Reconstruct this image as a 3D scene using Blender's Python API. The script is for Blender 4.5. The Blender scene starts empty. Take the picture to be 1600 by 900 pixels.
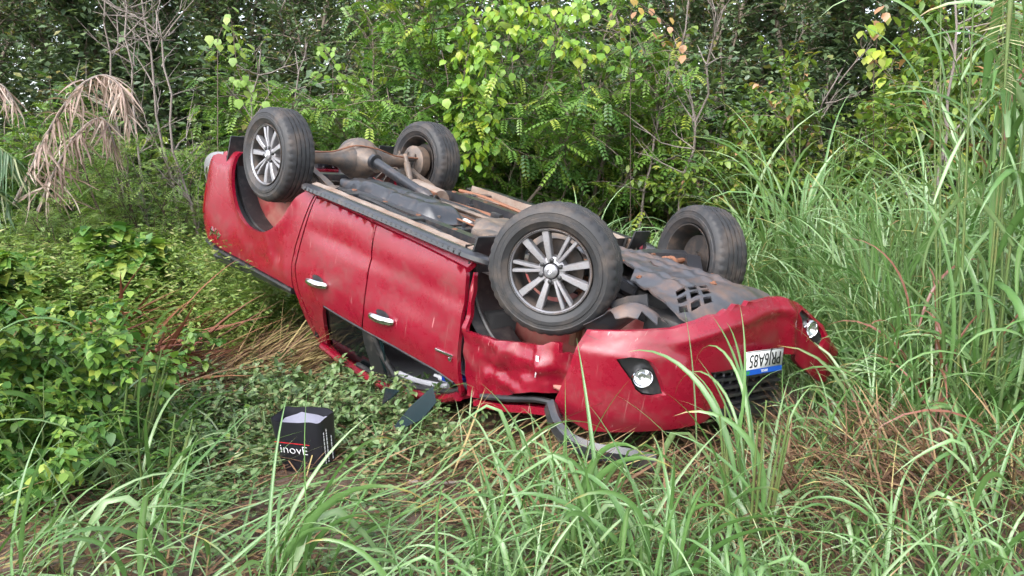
import bpy, bmesh, math, random
import numpy as np
from mathutils import Vector, Matrix
from mathutils.geometry import delaunay_2d_cdt

R_ = math.radians
SC = bpy.context.scene
COL = SC.collection

# ---------------------------------------------------------------- camera
cam_d = bpy.data.cameras.new('camera')
cam = bpy.data.objects.new('camera', cam_d)
COL.objects.link(cam)
cam.location = (0, 0, 1.65)
cam.rotation_euler = (R_(90 - 8.5), 0, 0)
cam_d.sensor_width = 36
cam_d.lens = 1312.25 / 1600 * 36
cam_d.clip_start = 0.05
cam_d.clip_end = 500
SC.camera = cam

# ---------------------------------------------------------------- sky and sun (soft overcast daylight)
W = bpy.data.worlds.new('World')
SC.world = W
W.use_nodes = True
wn, wl = W.node_tree.nodes, W.node_tree.links
wn.clear()
w_out = wn.new('ShaderNodeOutputWorld')
w_bg = wn.new('ShaderNodeBackground')
w_sky = wn.new('ShaderNodeTexSky')
w_sky.sky_type = 'NISHITA'
w_sky.sun_disc = False
SUN_EL, SUN_ROT = R_(46), R_(212)
w_sky.sun_elevation = SUN_EL
w_sky.sun_rotation = SUN_ROT
w_sky.air_density = 1.0
w_sky.dust_density = 2.0
w_sky.ozone_density = 1.0
w_hs = wn.new('ShaderNodeHueSaturation')
w_hs.inputs['Saturation'].default_value = 0.42      # cloud cover takes the blue out of the sky
w_bg.inputs['Strength'].default_value = 0.15
wl.new(w_sky.outputs[0], w_hs.inputs['Color'])
wl.new(w_hs.outputs[0], w_bg.inputs['Color'])
wl.new(w_bg.outputs[0], w_out.inputs['Surface'])

sun_d = bpy.data.lights.new('sun', 'SUN')
sun_d.energy = .75
sun_d.angle = R_(60)
sun_d.color = (1.0, 0.99, 0.975)
sun = bpy.data.objects.new('sun', sun_d)
COL.objects.link(sun)
sun.location = (0, 0, 20)
_sd = Vector((math.sin(SUN_ROT) * math.cos(SUN_EL), math.cos(SUN_ROT) * math.cos(SUN_EL), math.sin(SUN_EL)))
sun.rotation_euler = _sd.to_track_quat('Z', 'Y').to_euler()

SC.view_settings.view_transform = 'Standard'
SC.view_settings.look = 'None'
SC.view_settings.exposure = 1.95
SC.view_settings.gamma = 1
SC.cycles.max_bounces = 6
SC.cycles.diffuse_bounces = 3
SC.cycles.glossy_bounces = 2
SC.cycles.use_adaptive_sampling = True
SC.cycles.adaptive_threshold = 0.03
SC.cycles.transmission_bounces = 4
SC.cycles.transparent_max_bounces = 8
SC.cycles.use_denoising = True

# ---------------------------------------------------------------- helpers
def tag(o, label=None, cat=None, group=None, kind=None):
    if label: o['label'] = label
    if cat: o['category'] = cat
    if group: o['group'] = group
    if kind: o['kind'] = kind
    return o

def link(o, parent=None):
    COL.objects.link(o)
    if parent is not None: o.parent = parent
    return o

def empty(name, loc=(0, 0, 0), parent=None):
    o = bpy.data.objects.new(name, None)
    o.empty_display_size = 0.1
    o.location = loc
    return link(o, parent)

def mobj(name, me, parent=None, loc=None):
    o = bpy.data.objects.new(name, me)
    if loc is not None: o.location = loc
    return link(o, parent)

def np_mesh(name, V, F, mat, tint=None, smooth=True):
    """V (n,3), F (m,3|4) arrays -> mesh"""
    V = np.asarray(V, dtype=np.float32); F = np.asarray(F, dtype=np.int32)
    me = bpy.data.meshes.new(name)
    me.vertices.add(len(V)); me.vertices.foreach_set('co', V.ravel())
    k = F.shape[1]
    me.loops.add(F.size); me.loops.foreach_set('vertex_index', F.ravel())
    me.polygons.add(len(F))
    me.polygons.foreach_set('loop_start', np.arange(0, F.size, k, dtype=np.int32))
    me.polygons.foreach_set('use_smooth', np.full(len(F), smooth, dtype=bool))
    if tint is not None:
        at = me.attributes.new('tint', 'FLOAT', 'POINT')
        at.data.foreach_set('value', np.asarray(tint, dtype=np.float32))
    me.update(calc_edges=True)
    if mat: me.materials.append(mat)
    return me

class MB:
    """collects shapes of one part"""
    def __init__(s): s.v = []; s.f = []
    def add(s, V, F):
        b = len(s.v); s.v += [tuple(p) for p in V]; s.f += [tuple(i + b for i in f) for f in F]; return s
    def box(s, c, size, rot=None, taper=1.0, bevel=0.0):
        bm = bmesh.new()
        bmesh.ops.create_cube(bm, size=1)
        for v in bm.verts:
            k = taper if v.co.z > 0 else 1
            v.co = Vector((v.co.x * size[0] * k, v.co.y * size[1] * k, v.co.z * size[2]))
        if bevel > 0: bmesh.ops.bevel(bm, geom=bm.edges[:], offset=bevel, segments=2, affect='EDGES', profile=0.6)
        bm.verts.index_update()
        M = rot.to_matrix() if hasattr(rot, 'to_matrix') else (rot if rot is not None else Matrix.Identity(3))
        V = [M @ v.co + Vector(c) for v in bm.verts]
        F = [[v.index for v in f.verts] for f in bm.faces]
        bm.free(); return s.add(V, F)
    def tube(s, path, r, n=8, cap=True, flat=1.0):
        P = [Vector(p) for p in path]; m = len(P)
        rr = r if hasattr(r, '__len__') else [r] * m
        V, F = [], []
        t0 = (P[1] - P[0]).normalized()
        up = Vector((0, 0, 1)) if abs(t0.z) < .9 else Vector((1, 0, 0))
        nx = t0.cross(up).normalized()
        for i in range(m):
            t = (P[min(i + 1, m - 1)] - P[max(i - 1, 0)]).normalized()
            nx = (nx - t * nx.dot(t)).normalized(); ny = t.cross(nx)
            for k in range(n):
                a = 2 * math.pi * k / n
                V.append(P[i] + nx * math.cos(a) * rr[i] + ny * math.sin(a) * rr[i] * flat)
        for i in range(m - 1):
            for k in range(n):
                F.append((i * n + k, i * n + (k + 1) % n, (i + 1) * n + (k + 1) % n, (i + 1) * n + k))
        if cap: F += [tuple(range(n))[::-1], tuple((m - 1) * n + k for k in range(n))]
        return s.add(V, F)
    def lathe(s, prof, n=32, c=(0, 0, 0), fn=None, closed=False, M=None):
        """profile of (offset along +Y, radius), spun about Y; fn(i, a, y, r) -> (y, r)"""
        V, F = [], []
        m = len(prof)
        for k in range(n):
            a = 2 * math.pi * k / n
            for i, (y, r) in enumerate(prof):
                if fn: y, r = fn(i, k, y, r)
                p = Vector((r * math.cos(a), y, r * math.sin(a)))
                if M: p = M @ p
                V.append(p + Vector(c))
        for k in range(n):
            for i in range(m - 1 + (1 if closed else 0)):
                j = (i + 1) % m
                F.append((k * m + i, k * m + j, ((k + 1) % n) * m + j, ((k + 1) % n) * m + i))
        return s.add(V, F)
    def sweep(s, path, sect, cap=True, upv=(0, 0, 1)):
        """section (a, b) list carried along path: a sideways, b along upv"""
        P = [Vector(p) for p in path]; m = len(P); n = len(sect); V = []; F = []
        for i in range(m):
            t = (P[min(i + 1, m - 1)] - P[max(i - 1, 0)]).normalized()
            u = Vector(upv); u = (u - t * u.dot(t)).normalized(); sd = t.cross(u)
            V += [P[i] + sd * a + u * b for a, b in sect]
        for i in range(m - 1):
            for k in range(n):
                F.append((i * n + k, i * n + (k + 1) % n, (i + 1) * n + (k + 1) % n, (i + 1) * n + k))
        if cap: F += [tuple(range(n))[::-1], tuple((m - 1) * n + k for k in range(n))]
        return s.add(V, F)
    def mesh(s, name, mat, smooth=True, auto=35):
        me = bpy.data.meshes.new(name)
        me.from_pydata([tuple(p) for p in s.v], [], s.f)
        bm = bmesh.new(); bm.from_mesh(me)
        bmesh.ops.recalc_face_normals(bm, faces=bm.faces[:])
        if smooth and auto:
            la = R_(auto)
            for e in bm.edges:
                if len(e.link_faces) == 2 and e.calc_face_angle(0) > la: e.smooth = False
        bm.to_mesh(me); bm.free()
        me.polygons.foreach_set('use_smooth', [smooth] * len(me.polygons))
        me.materials.append(mat)
        return me
    def build(s, name, mat, parent=None, smooth=True, auto=35):
        return mobj(name, s.mesh(name, mat, smooth, auto), parent)

def catmull(P, n=6, closed=False):
    P = [np.array(p, float) for p in P]; m = len(P); out = []
    for i in range(m if closed else m - 1):
        if closed: a, b, c, d = P[i - 1], P[i], P[(i + 1) % m], P[(i + 2) % m]
        else: a, b, c, d = P[max(i - 1, 0)], P[i], P[i + 1], P[min(i + 2, m - 1)]
        for k in range(n):
            t = k / n
            out.append(.5 * (2 * b + (c - a) * t + (2 * a - 5 * b + 4 * c - d) * t * t + (3 * b - a - 3 * c + d) * t ** 3))
    if not closed: out.append(P[-1])
    return out

def inside(poly, x, y):
    c = False; n = len(poly); j = n - 1
    for i in range(n):
        xi, yi = poly[i]; xj, yj = poly[j]
        if (yi > y) != (yj > y) and x < (xj - xi) * (y - yi) / (yj - yi) + xi: c = not c
        j = i
    return c

def panel(name, outline, fn, mat, parent, step=.05, depth=.02, indir=(0, -1, 0), holes=(), sub=.04):
    """a pressed sheet: outline in (u, v), fn(u, v) -> point, edges turned in by depth"""
    def dens(P):
        out = []
        for i in range(len(P)):
            a, b = np.array(P[i], float), np.array(P[(i + 1) % len(P)], float)
            k = max(1, int(np.linalg.norm(b - a) / sub))
            out += [tuple(a + (b - a) * q / k) for q in range(k)]
        return out
    loops = [dens(outline)] + [dens(h) for h in holes]
    vs, es = [], []
    for L in loops:
        b = len(vs); vs += L; es += [(b + i, b + (i + 1) % len(L)) for i in range(len(L))]
    A = np.array(loops[0]); lo, hi = A.min(0), A.max(0)
    nb = len(vs)
    bnd = np.array(vs)
    for i, u in enumerate(np.arange(lo[0] + step / 2, hi[0], step)):
        for v in np.arange(lo[1] + step / 2 + (step / 2 if i % 2 else 0), hi[1], step):
            if inside(loops[0], u, v) and not any(inside(h, u, v) for h in loops[1:]):
                if np.min(np.abs(bnd - (u, v)).sum(1)) > step * .5: vs.append((u, v))
    cv, ce, cf, *_ = delaunay_2d_cdt([Vector(p) for p in vs], es, [], 0, 1e-6)
    F = []
    for f in cf:
        c = sum((cv[i] for i in f), Vector((0, 0))) / len(f)
        if inside(loops[0], c.x, c.y) and not any(inside(h, c.x, c.y) for h in loops[1:]): F.append(tuple(f))
    V = [Vector(fn(p.x, p.y)) for p in cv]
    cnt = {}
    for f in F:
        for i in range(len(f)):
            e = (f[i], f[(i + 1) % len(f)]); cnt.setdefault(frozenset(e), []).append(e)
    d = Vector(indir) * depth
    extra = {}
    def dup(i, off):
        k = (i, off)
        if k not in extra:
            V.append(V[i] + (d if off else Vector((0, 0, 0)))); extra[k] = len(V) - 1
        return extra[k]
    if depth > 0:
        for k, L in list(cnt.items()):
            if len(L) == 1:
                a, b = L[0]
                F.append((dup(b, 0), dup(a, 0), dup(a, 1), dup(b, 1)))
    me = bpy.data.meshes.new(name)
    me.from_pydata([tuple(p) for p in V], [], F)
    me.polygons.foreach_set('use_smooth', [True] * len(me.polygons))
    me.materials.append(mat)
    return mobj(name, me, parent)

# ---------------------------------------------------------------- materials
def new_mat(name):
    m = bpy.data.materials.new(name); m.use_nodes = True
    nt = m.node_tree; nt.nodes.clear()
    out = nt.nodes.new('ShaderNodeOutputMaterial')
    b = nt.nodes.new('ShaderNodeBsdfPrincipled')
    nt.links.new(b.outputs[0], out.inputs['Surface'])
    return m, nt, b, out

def ramp(nt, src, stops):
    r = nt.nodes.new('ShaderNodeValToRGB')
    e = r.color_ramp.elements
    while len(e) < len(stops): e.new(0.5)
    for q, (p, c) in zip(e, stops):
        q.position = p; q.color = c if len(c) == 4 else (*c, 1)
    nt.links.new(src, r.inputs[0]); return r.outputs[0]

def noise(nt, scale, detail=4, rough=.6, vec=None, stretch=None, kind='Object'):
    n = nt.nodes.new('ShaderNodeTexNoise')
    n.inputs['Scale'].default_value = scale; n.inputs['Detail'].default_value = detail; n.inputs['Roughness'].default_value = rough
    tc = nt.nodes.new('ShaderNodeTexCoord'); src = tc.outputs[kind]
    if stretch:
        mp = nt.nodes.new('ShaderNodeMapping'); mp.inputs['Scale'].default_value = stretch
        nt.links.new(src, mp.inputs['Vector']); src = mp.outputs[0]
    nt.links.new(src, n.inputs['Vector'])
    return n.outputs['Fac']

def mixc(nt, fac, a, b, mode='MIX'):
    m = nt.nodes.new('ShaderNodeMix'); m.data_type = 'RGBA'; m.blend_type = mode
    for k, s in ((0, fac), (6, a), (7, b)):
        if isinstance(s, (int, float)): m.inputs[k].default_value = s
        elif isinstance(s, tuple): m.inputs[k].default_value = s if len(s) == 4 else (*s, 1)
        else: nt.links.new(s, m.inputs[k])
    return m.outputs[2]

def math_(nt, op, a, b=0.0):
    m = nt.nodes.new('ShaderNodeMath'); m.operation = op; m.use_clamp = op in ('ADD', 'MULTIPLY')
    for k, s in ((0, a), (1, b)):
        if isinstance(s, (int, float)): m.inputs[k].default_value = s
        else: nt.links.new(s, m.inputs[k])
    return m.outputs[0]

def bump(nt, bsdf, h, strength=.3, dist=.01):
    b = nt.nodes.new('ShaderNodeBump'); b.inputs['Strength'].default_value = strength; b.inputs['Distance'].default_value = dist
    nt.links.new(h, b.inputs['Height']); nt.links.new(b.outputs[0], bsdf.inputs['Normal'])

def simple(name, col, rough=.5, metal=0., dirt=None, dirt_amt=.5, scale=9., coat=0., bmp=0., stretch=None, rvar=.12):
    """one base colour with procedural dirt and roughness breakup"""
    m, nt, b, _ = new_mat(name)
    n1 = noise(nt, scale, 6, .65, stretch=stretch)
    n2 = noise(nt, scale * 5, 3, .6)
    c = mixc(nt, math_(nt, 'MULTIPLY', n2, .35), col, tuple(x * .6 for x in col))
    if dirt:
        f = ramp(nt, n1, [(.62 - .35 * dirt_amt, (0, 0, 0)), (.80 - .25 * dirt_amt, (1, 1, 1))])
        f2 = math_(nt, 'MULTIPLY', f, min(1., .35 + dirt_amt * .5))
        c = mixc(nt, f2, c, dirt)
        if metal:
            inv = math_(nt, 'SUBTRACT', 1., f2); nt.links.new(math_(nt, 'MULTIPLY', inv, metal), b.inputs['Metallic'])
    elif metal: b.inputs['Metallic'].default_value = metal
    nt.links.new(c, b.inputs['Base Color'])
    rr = nt.nodes.new('ShaderNodeMapRange'); rr.inputs[3].default_value = max(.02, rough - rvar); rr.inputs[4].default_value = min(1, rough + rvar)
    nt.links.new(n1, rr.inputs[0]); nt.links.new(rr.outputs[0], b.inputs['Roughness'])
    if coat: b.inputs['Coat Weight'].default_value = coat; b.inputs['Coat Roughness'].default_value = .08
    if bmp: bump(nt, b, n2, bmp, .004)
    return m

MUD = (.20, .115, .065)
DUST = (.27, .20, .15)

def red_paint():
    m, nt, b, _ = new_mat('red_paint')
    base = (.20, .0028, .016)
    big = noise(nt, 2.2, 5, .6)
    streak = noise(nt, 3.2, 9, .74, stretch=(.9, 1.0, 1.15))
    fine = noise(nt, 34., 5, .75)
    scr = noise(nt, 30., 2, .5, stretch=(1.6, 1, .12))
    c = mixc(nt, ramp(nt, streak, [(.51, (0, 0, 0)), (.70, (.48, .48, .48))]), base, (.125, .050, .040))          # dried mud film
    c = mixc(nt, math_(nt, 'MULTIPLY', ramp(nt, fine, [(.60, (0, 0, 0)), (.72, (.5, .5, .5))]), ramp(nt, big, [(.42, (0, 0, 0)), (.62, (1, 1, 1))])), c, (.11, .03, .025))
    c = mixc(nt, ramp(nt, scr, [(.715, (0, 0, 0)), (.75, (.45, .45, .45))]), c, (.58, .33, .32))
    lin = noise(nt, 9., 3, .6, stretch=(13, 1, .45)); lin2 = noise(nt, 6., 3, .6, stretch=(.5, 1, 16))
    pat = ramp(nt, noise(nt, 1.7, 3, .6), [(.45, (0, 0, 0)), (.60, (.8, .8, .8))])
    c = mixc(nt, math_(nt, 'MULTIPLY', ramp(nt, lin, [(.645, (0, 0, 0)), (.67, (1, 1, 1))]), pat), c, (.27, .115, .105))
    c = mixc(nt, math_(nt, 'MULTIPLY', ramp(nt, lin2, [(.67, (0, 0, 0)), (.69, (.8, .8, .8))]), pat), c, (.08, .02, .018))
    nt.links.new(c, b.inputs['Base Color'])
    rr = ramp(nt, streak, [(.38, (.18, .18, .18)), (.68, (.60, .60, .60))])
    nt.links.new(rr, b.inputs['Roughness'])
    b.inputs['Coat Weight'].default_value = .3
    b.inputs['Coat Roughness'].default_value = .2
    bump(nt, b, big, .12, .02)
    return m

M = {}
M['red'] = red_paint()
M['red_dust'] = simple('dusty_red_inner_panel', (.30, .03, .035), .6, dirt=(.36, .17, .13), dirt_amt=.8, scale=6)
M['rubber'] = simple('tyre_rubber', (.024, .024, .026), .6, dirt=(.115, .085, .066), dirt_amt=.42, scale=6, bmp=.3)
M['alloy'] = simple('machined_alloy', (.36, .36, .385), .34, .6, dirt=(.17, .12, .095), dirt_amt=.5, scale=22)
M['alloy_dark'] = simple('dark_grey_alloy', (.045, .045, .05), .45, .5, dirt=(.16, .10, .07), dirt_amt=.4, scale=14)
M['barrel'] = simple('dusty_wheel_barrel', (.035, .032, .031), .6, .3, dirt=(.13, .085, .06), dirt_amt=.5, scale=10)
M['black'] = simple('black_plastic', (.018, .018, .020), .45, dirt=(.10, .085, .075), dirt_amt=.35, scale=10)
M['charcoal'] = simple('wet_charcoal_plastic', (.030, .031, .036), .34, dirt=(.13, .095, .075), dirt_amt=.35, scale=8, coat=.3, bmp=.1)
M['undertray'] = simple('scuffed_undertray_plastic', (.060, .060, .068), .38, dirt=(.20, .115, .075), dirt_amt=.5, scale=7, coat=.15, bmp=.2)
M['frame'] = simple('wet_chassis_steel', (.040, .042, .048), .33, .3, dirt=(.17, .11, .08), dirt_amt=.35, scale=7, coat=.3)
M['axle'] = simple('muddy_axle_steel', (.10, .092, .088), .5, .3, dirt=(.24, .16, .11), dirt_amt=.7, scale=8)
M['rust'] = simple('rusty_steel', (.25, .105, .055), .65, .2, dirt=(.12, .065, .045), dirt_amt=.5, scale=14)
M['primer'] = simple('muddy_primer_sheet', (.32, .265, .225), .5, dirt=(.16, .085, .05), dirt_amt=.8, scale=5)
M['floor'] = simple('dirty_floor_pan', (.16, .13, .115), .55, dirt=(.075, .055, .045), dirt_amt=.6, scale=5)
M['chrome'] = simple('chrome_trim', (.82, .82, .84), .12, 1., dirt=(.35, .30, .27), dirt_amt=.1, scale=20, rvar=.06)
M['grey_trim'] = simple('grey_headliner_trim', (.36, .36, .39), .7)
M['lamp_red'] = simple('red_tail_lamp', (.33, .006, .01), .12, coat=1., rvar=.05)
M['white_plate'] = simple('white_plate_paint', (.80, .80, .78), .35, dirt=(.5, .45, .4), dirt_amt=.05)
M['blue_plate'] = simple('blue_plate_paint', (.012, .10, .52), .35)
M['ink'] = simple('black_plate_ink', (.012, .012, .014), .4)
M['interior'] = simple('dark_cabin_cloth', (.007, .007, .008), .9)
M['lens'] = simple('fog_lamp_lens', (.72, .74, .76), .10, .85, rvar=.06)
M['white_paint'] = simple('white_scrape', (.75, .74, .76), .5)
M['sticker'] = simple('white_sticker', (.75, .74, .72), .5)

def glass_mat(name, col, alpha=.5, rough=.08):
    m, nt, b, _ = new_mat(name)
    b.inputs['Base Color'].default_value = (*col, 1); b.inputs['Roughness'].default_value = rough
    b.inputs['Alpha'].default_value = alpha
    b.inputs['Specular IOR Level'].default_value = .35
    n = noise(nt, 30, 3, .6); bump(nt, b, n, .08, .003)
    return m
M['tint_glass'] = glass_mat('tinted_window_glass', (.004, .006, .007), .96)
M['shard'] = glass_mat('crazed_tinted_glass', (.005, .016, .018), .95, .25)
# ================================================================ the overturned pickup
# truck frame: x forward from the front axle, y to its left, z up from its wheels; it lies on its roof, nose down
TB = Vector((-1.3, 0, 1.60))                       # where it rests
TM = Matrix(((.69558, -.69787, -.17070, .84021), (-.68948, -.71521, .11444, 5.28744), (-.20195, .03810, -.97866, 1.33573), (0, 0, 0, 1)))
truck = empty('pickup_truck')
truck.matrix_world = TM @ Matrix.Translation(TB)
tag(truck, 'red double cab pickup truck lying upside down on its roof in the grass', 'pickup truck')

def tput(o):
    o.location = Vector(o.location) - TB
    return o
class TMB(MB):
    def build(s, name, mat, parent=truck, smooth=True, auto=35):
        o = MB.build(s, name, mat, parent, smooth, auto)
        if parent is truck: tput(o)
        return o
def tpanel(name, outline, fn, mat, parent=truck, **k):
    o = panel(name, outline, fn, mat, parent, **k)
    if parent is truck: tput(o)
    return o

def sm(e0, e1, x):
    t = min(1, max(0, (x - e0) / (e1 - e0))); return t * t * (3 - 2 * t)
_yz = [(.34, .80), (.40, .862), (.46, .890), (.52, .905), (.62, .912), (.80, .918), (.98, .922), (1.06, .918), (1.14, .905), (1.22, .885), (1.40, .812), (1.62, .712), (1.80, .60)]
def yside(x, z):
    y = np.interp(z, [a for a, b in _yz], [b for a, b in _yz])
    # body line pressings
    if z < 1.2:
        y -= .012 * math.exp(-((z - .70) / .05) ** 2) * sm(-2.4, -2.2, x) * sm(-.45, -.6, x)
    # rear of the bed and cab roll in a little
    y -= .05 * sm(-3.85, -4.12, x) ** 2
    # wheel arch flares
    for cx, cz in ((-3.05, .40), (-.02, .40)):
        r = math.hypot(x - cx, z - cz)
        y += .022 * math.exp(-((r - .50) / .05) ** 2)
    return y
DENTS = [(-2.72, 1.02, .10, .07, -.022), (-2.60, 1.10, .05, .10, .014), (-2.85, .98, .04, .12, .012), (-2.95, 1.12, .12, .05, -.016), (-2.52, .95, .03, .15, -.012),
         (-2.10, .98, .14, .05, -.008), (-1.0, .86, .35, .10, -.012), (-1.9, .62, .2, .1, -.006), (-.9, 1.1, .2, .06, .006), (-2.28, 1.12, .05, .08, -.012)]
def yd(x, z):
    y = yside(x, z)
    for cx, cz, sx, sz, a in DENTS: y += a * math.exp(-((x - cx) / sx) ** 2 - ((z - cz) / sz) ** 2)
    y += .0025 * math.sin(x * 9 + z * 5) * math.sin(z * 11 - x * 3)
    return y
def side(s):
    return lambda x, z: (x, s * (yd(x, z) if s > 0 else yside(x, z)), z)

arch_r = [tuple(p) for p in catmull([(-3.585, .36), (-3.56, .45), (-3.50, .64), (-3.40, .80), (-3.24, .885), (-3.06, .905), (-2.89, .872), (-2.72, .76), (-2.60, .60), (-2.52, .49), (-2.44, .425)], 5)]
bed = arch_r[::1] + [(-2.42, .40), (-2.335, .41), (-2.36, .52), (-2.42, .70), (-2.475, .88), (-2.50, 1.02), (-2.49, 1.225)] + \
      [(-3.2, 1.235), (-3.76, 1.245), (-3.95, 1.215), (-4.06, 1.10), (-4.09, .95), (-4.085, .78), (-4.05, .60), (-3.96, .47), (-3.80, .40), (-3.65, .37)]
door_r = [(-2.30, .46), (-2.18, .452), (-1.90, .455), (-1.545, .465), (-1.535, .70), (-1.530, .95), (-1.528, 1.10), (-1.56, 1.222), (-1.80, 1.226), (-2.055, 1.218), (-2.10, 1.30), (-2.14, 1.45), (-2.18, 1.60),
          (-2.28, 1.60), (-2.34, 1.42), (-2.40, 1.22), (-2.43, 1.02), (-2.40, .86), (-2.36, .70), (-2.32, .55)]
door_f = [(-1.530, .465), (-1.2, .472), (-.85, .482), (-.60, .495), (-.572, .52), (-.555, .62), (-.545, .80), (-.525, 1.0), (-.505, 1.15), (-.487, 1.27), (-.50, 1.315), (-.545, 1.345), (-.60, 1.34), (-.535, 1.30), (-.515, 1.255), (-.56, 1.232), (-.75, 1.216), (-1.2, 1.22), (-1.545, 1.228), (-1.513, 1.10), (-1.515, .95), (-1.52, .70)]
cabgap = [(-2.318, .41), (-2.345, .52), (-2.405, .70), (-2.46, .88), (-2.485, 1.02), (-2.475, 1.225), (-2.42, 1.45), (-2.33, 1.64), (-2.20, 1.68), (-2.14, 1.64), (-2.29, 1.615), (-2.352, 1.42), (-2.412, 1.22), (-2.445, 1.02), (-2.415, .86), (-2.375, .70), (-2.335, .55), (-2.31, .45)]
sill = [(-2.30, .445), (-2.30, .375), (-1.4, .372), (-.56, .385), (-.535, .43), (-.58, .482), (-.85, .469), (-1.2, .459), (-1.9, .442), (-2.18, .439)]
for s in (1, -1):
    side_o = tpanel('bed_side', bed, side(s), M['red'], step=.045, depth=.03, indir=(0, -s, 0))
    rd = tpanel('rear_door', door_r, side(s), M['red'], step=.05, depth=.03, indir=(0, -s, 0))
    fd = tpanel('front_door', door_f, side(s), M['red'], step=.05, depth=.03, indir=(0, -s, 0))
    tpanel('cab_corner', cabgap, side(s), M['red'], step=.06, depth=.03, indir=(0, -s, 0))
    tpanel('sill', sill, side(s), M['red'], step=.05, depth=.04, indir=(0, -s * .6, .8))
    # door handles: chrome bar over a shallow cup
    for door, hx in ((rd, -2.115), (fd, -1.303)):
        hb = MB()
        y0 = yside(hx, 1.06)
        path = [(hx - .125, s * (y0 + .004), 1.072), (hx - .09, s * (y0 + .030), 1.070), (hx - .02, s * (y0 + .042), 1.060), (hx + .06, s * (y0 + .040), 1.052), (hx + .11, s * (y0 + .022), 1.046), (hx + .135, s * (y0 + .002), 1.044)]
        path = catmull(path, 4)
        n = len(path)
        hb.tube(path, [.010 + .012 * math.sin(math.pi * min(1, max(0, i / (n - 1)))) ** .5 for i in range(n)], 10, flat=1.25)
        hb.build('handle', M['chrome'], door)
        cb = MB()
        ring = [(hx + .075 * math.cos(a), s * (y0 + .003), 1.030 + .026 * math.sin(a)) for a in np.linspace(0, 2 * math.pi, 20, endpoint=False)]
        cb.add(ring + [(hx, s * (y0 + .0015), 1.03)], [(i, (i + 1) % 20, 20) for i in range(20)])
        cb.build('handle_cup', M['black'], door)
    # black belt seal along the window opening
    sb = MB()
    sb.tube([(x, s * (yd(x, z) - .004), z) for x, z in [(-2.05, 1.228), (-1.8, 1.236), (-1.56, 1.234), (-1.2, 1.230), (-.75, 1.226), (-.56, 1.242)]], .009, 6)
    o = sb.build('window_seal', M['black'], truck); tput(o)
    # bed rail cap
    rb = TMB()
    rb.sweep([(x, s * (yside(x, 1.23) - .018), z) for x, z in [(-2.50, 1.240), (-3.0, 1.247), (-3.5, 1.256), (-3.78, 1.262), (-3.98, 1.235)]], [(-.045, -.008), (.032, -.008), (.036, .012), (.02, .026), (-.045, .026)])
    rb.build('bed_rail', M['black'])
    # inner wheel housing and black liner behind the arch
    lb = TMB()
    prof = [(-3.72, .42), (-3.66, .62), (-3.50, .82), (-3.28, .93), (-3.05, .95)]
    prof = catmull(prof, 5)
    V = [(x, s * .890, z) for x, z in prof] + [(x, s * .60, z) for x, z in prof]
    m = len(prof)
    lb.add(V, [(i, i + 1, m + i + 1, m + i) for i in range(m - 1)])
    lb.tube([(x + .012, s * .80, z - .004) for x, z in prof], .014, 6)
    lb.build('wheel_liner', M['black'])
    ib = TMB()
    ib.box((-3.05, s * .64, .87), (1.25, .012, .62))
    ib.box((-2.62, s * .74, .90), (.015, .20, .50), taper=1)
    ib.build('inner_bed_side', M['red_dust'])
    # mud flaps
    fb = TMB()
    fb.box((-3.700, s * .775, .44), (.018, .235, .40), Matrix.Rotation(R_(-9), 3, 'Y'), bevel=.006)
    fb.build('mud_flap', M['black'])
    # side step
    st = TMB()
    sect = [(-.020, -.024), (.040, -.026), (.064, -.014), (.068, .012), (.052, .026), (-.020, .022)]
    sect = sect if s > 0 else [(-a, b) for a, b in sect][::-1]
    sect = [(-a, b) for a, b in sect]
    path = catmull([(-2.46, s * .80, .425), (-2.44, s * .850, .405), (-2.36, s * .885, .398), (-2.0, s * .89, .394), (-1.3, s * .89, .396), (-.70, s * .89, .400), (-.52, s * .875, .402), (-.46, s * .80, .425)], 4)
    st.sweep(path, sect)
    sp = st.build('side_step', M['charcoal'])
    for k in range(34):
        x = -2.36 + k * .053
        rb = MB(); rb.box((x, s * .952, .397), (.012, .010, .030)); 
        o = rb.build('step_rib', M['black'], sp)
    # cream sill underside between the step and the frame
    pb = TMB()
    xs = np.linspace(-2.44, -.56, 24)
    rng = random.Random(5 + s)
    V = []; 
    for x in xs:
        w = rng.uniform(-.004, .004)
        V += [(x, s * (.855), .43 + w), (x, s * (.850), .372 + w), (x, s * (.805), .362 + w), (x, s * (.795), .45)]
    F = []
    for i in range(len(xs) - 1):
        for k in range(3): F.append((4 * i + k, 4 * i + k + 1, 4 * i + 5 + k, 4 * i + 4 + k))
    pb.add(V, F); pb.build('sill_underside', M['primer'])
    bk = TMB()
    for x in (-2.2, -1.45, -.75):
        bk = TMB(); bk.box((x, s * .70, .405), (.06, .26, .03), bevel=.008); bk.build('step_bracket', M['frame'])

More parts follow.
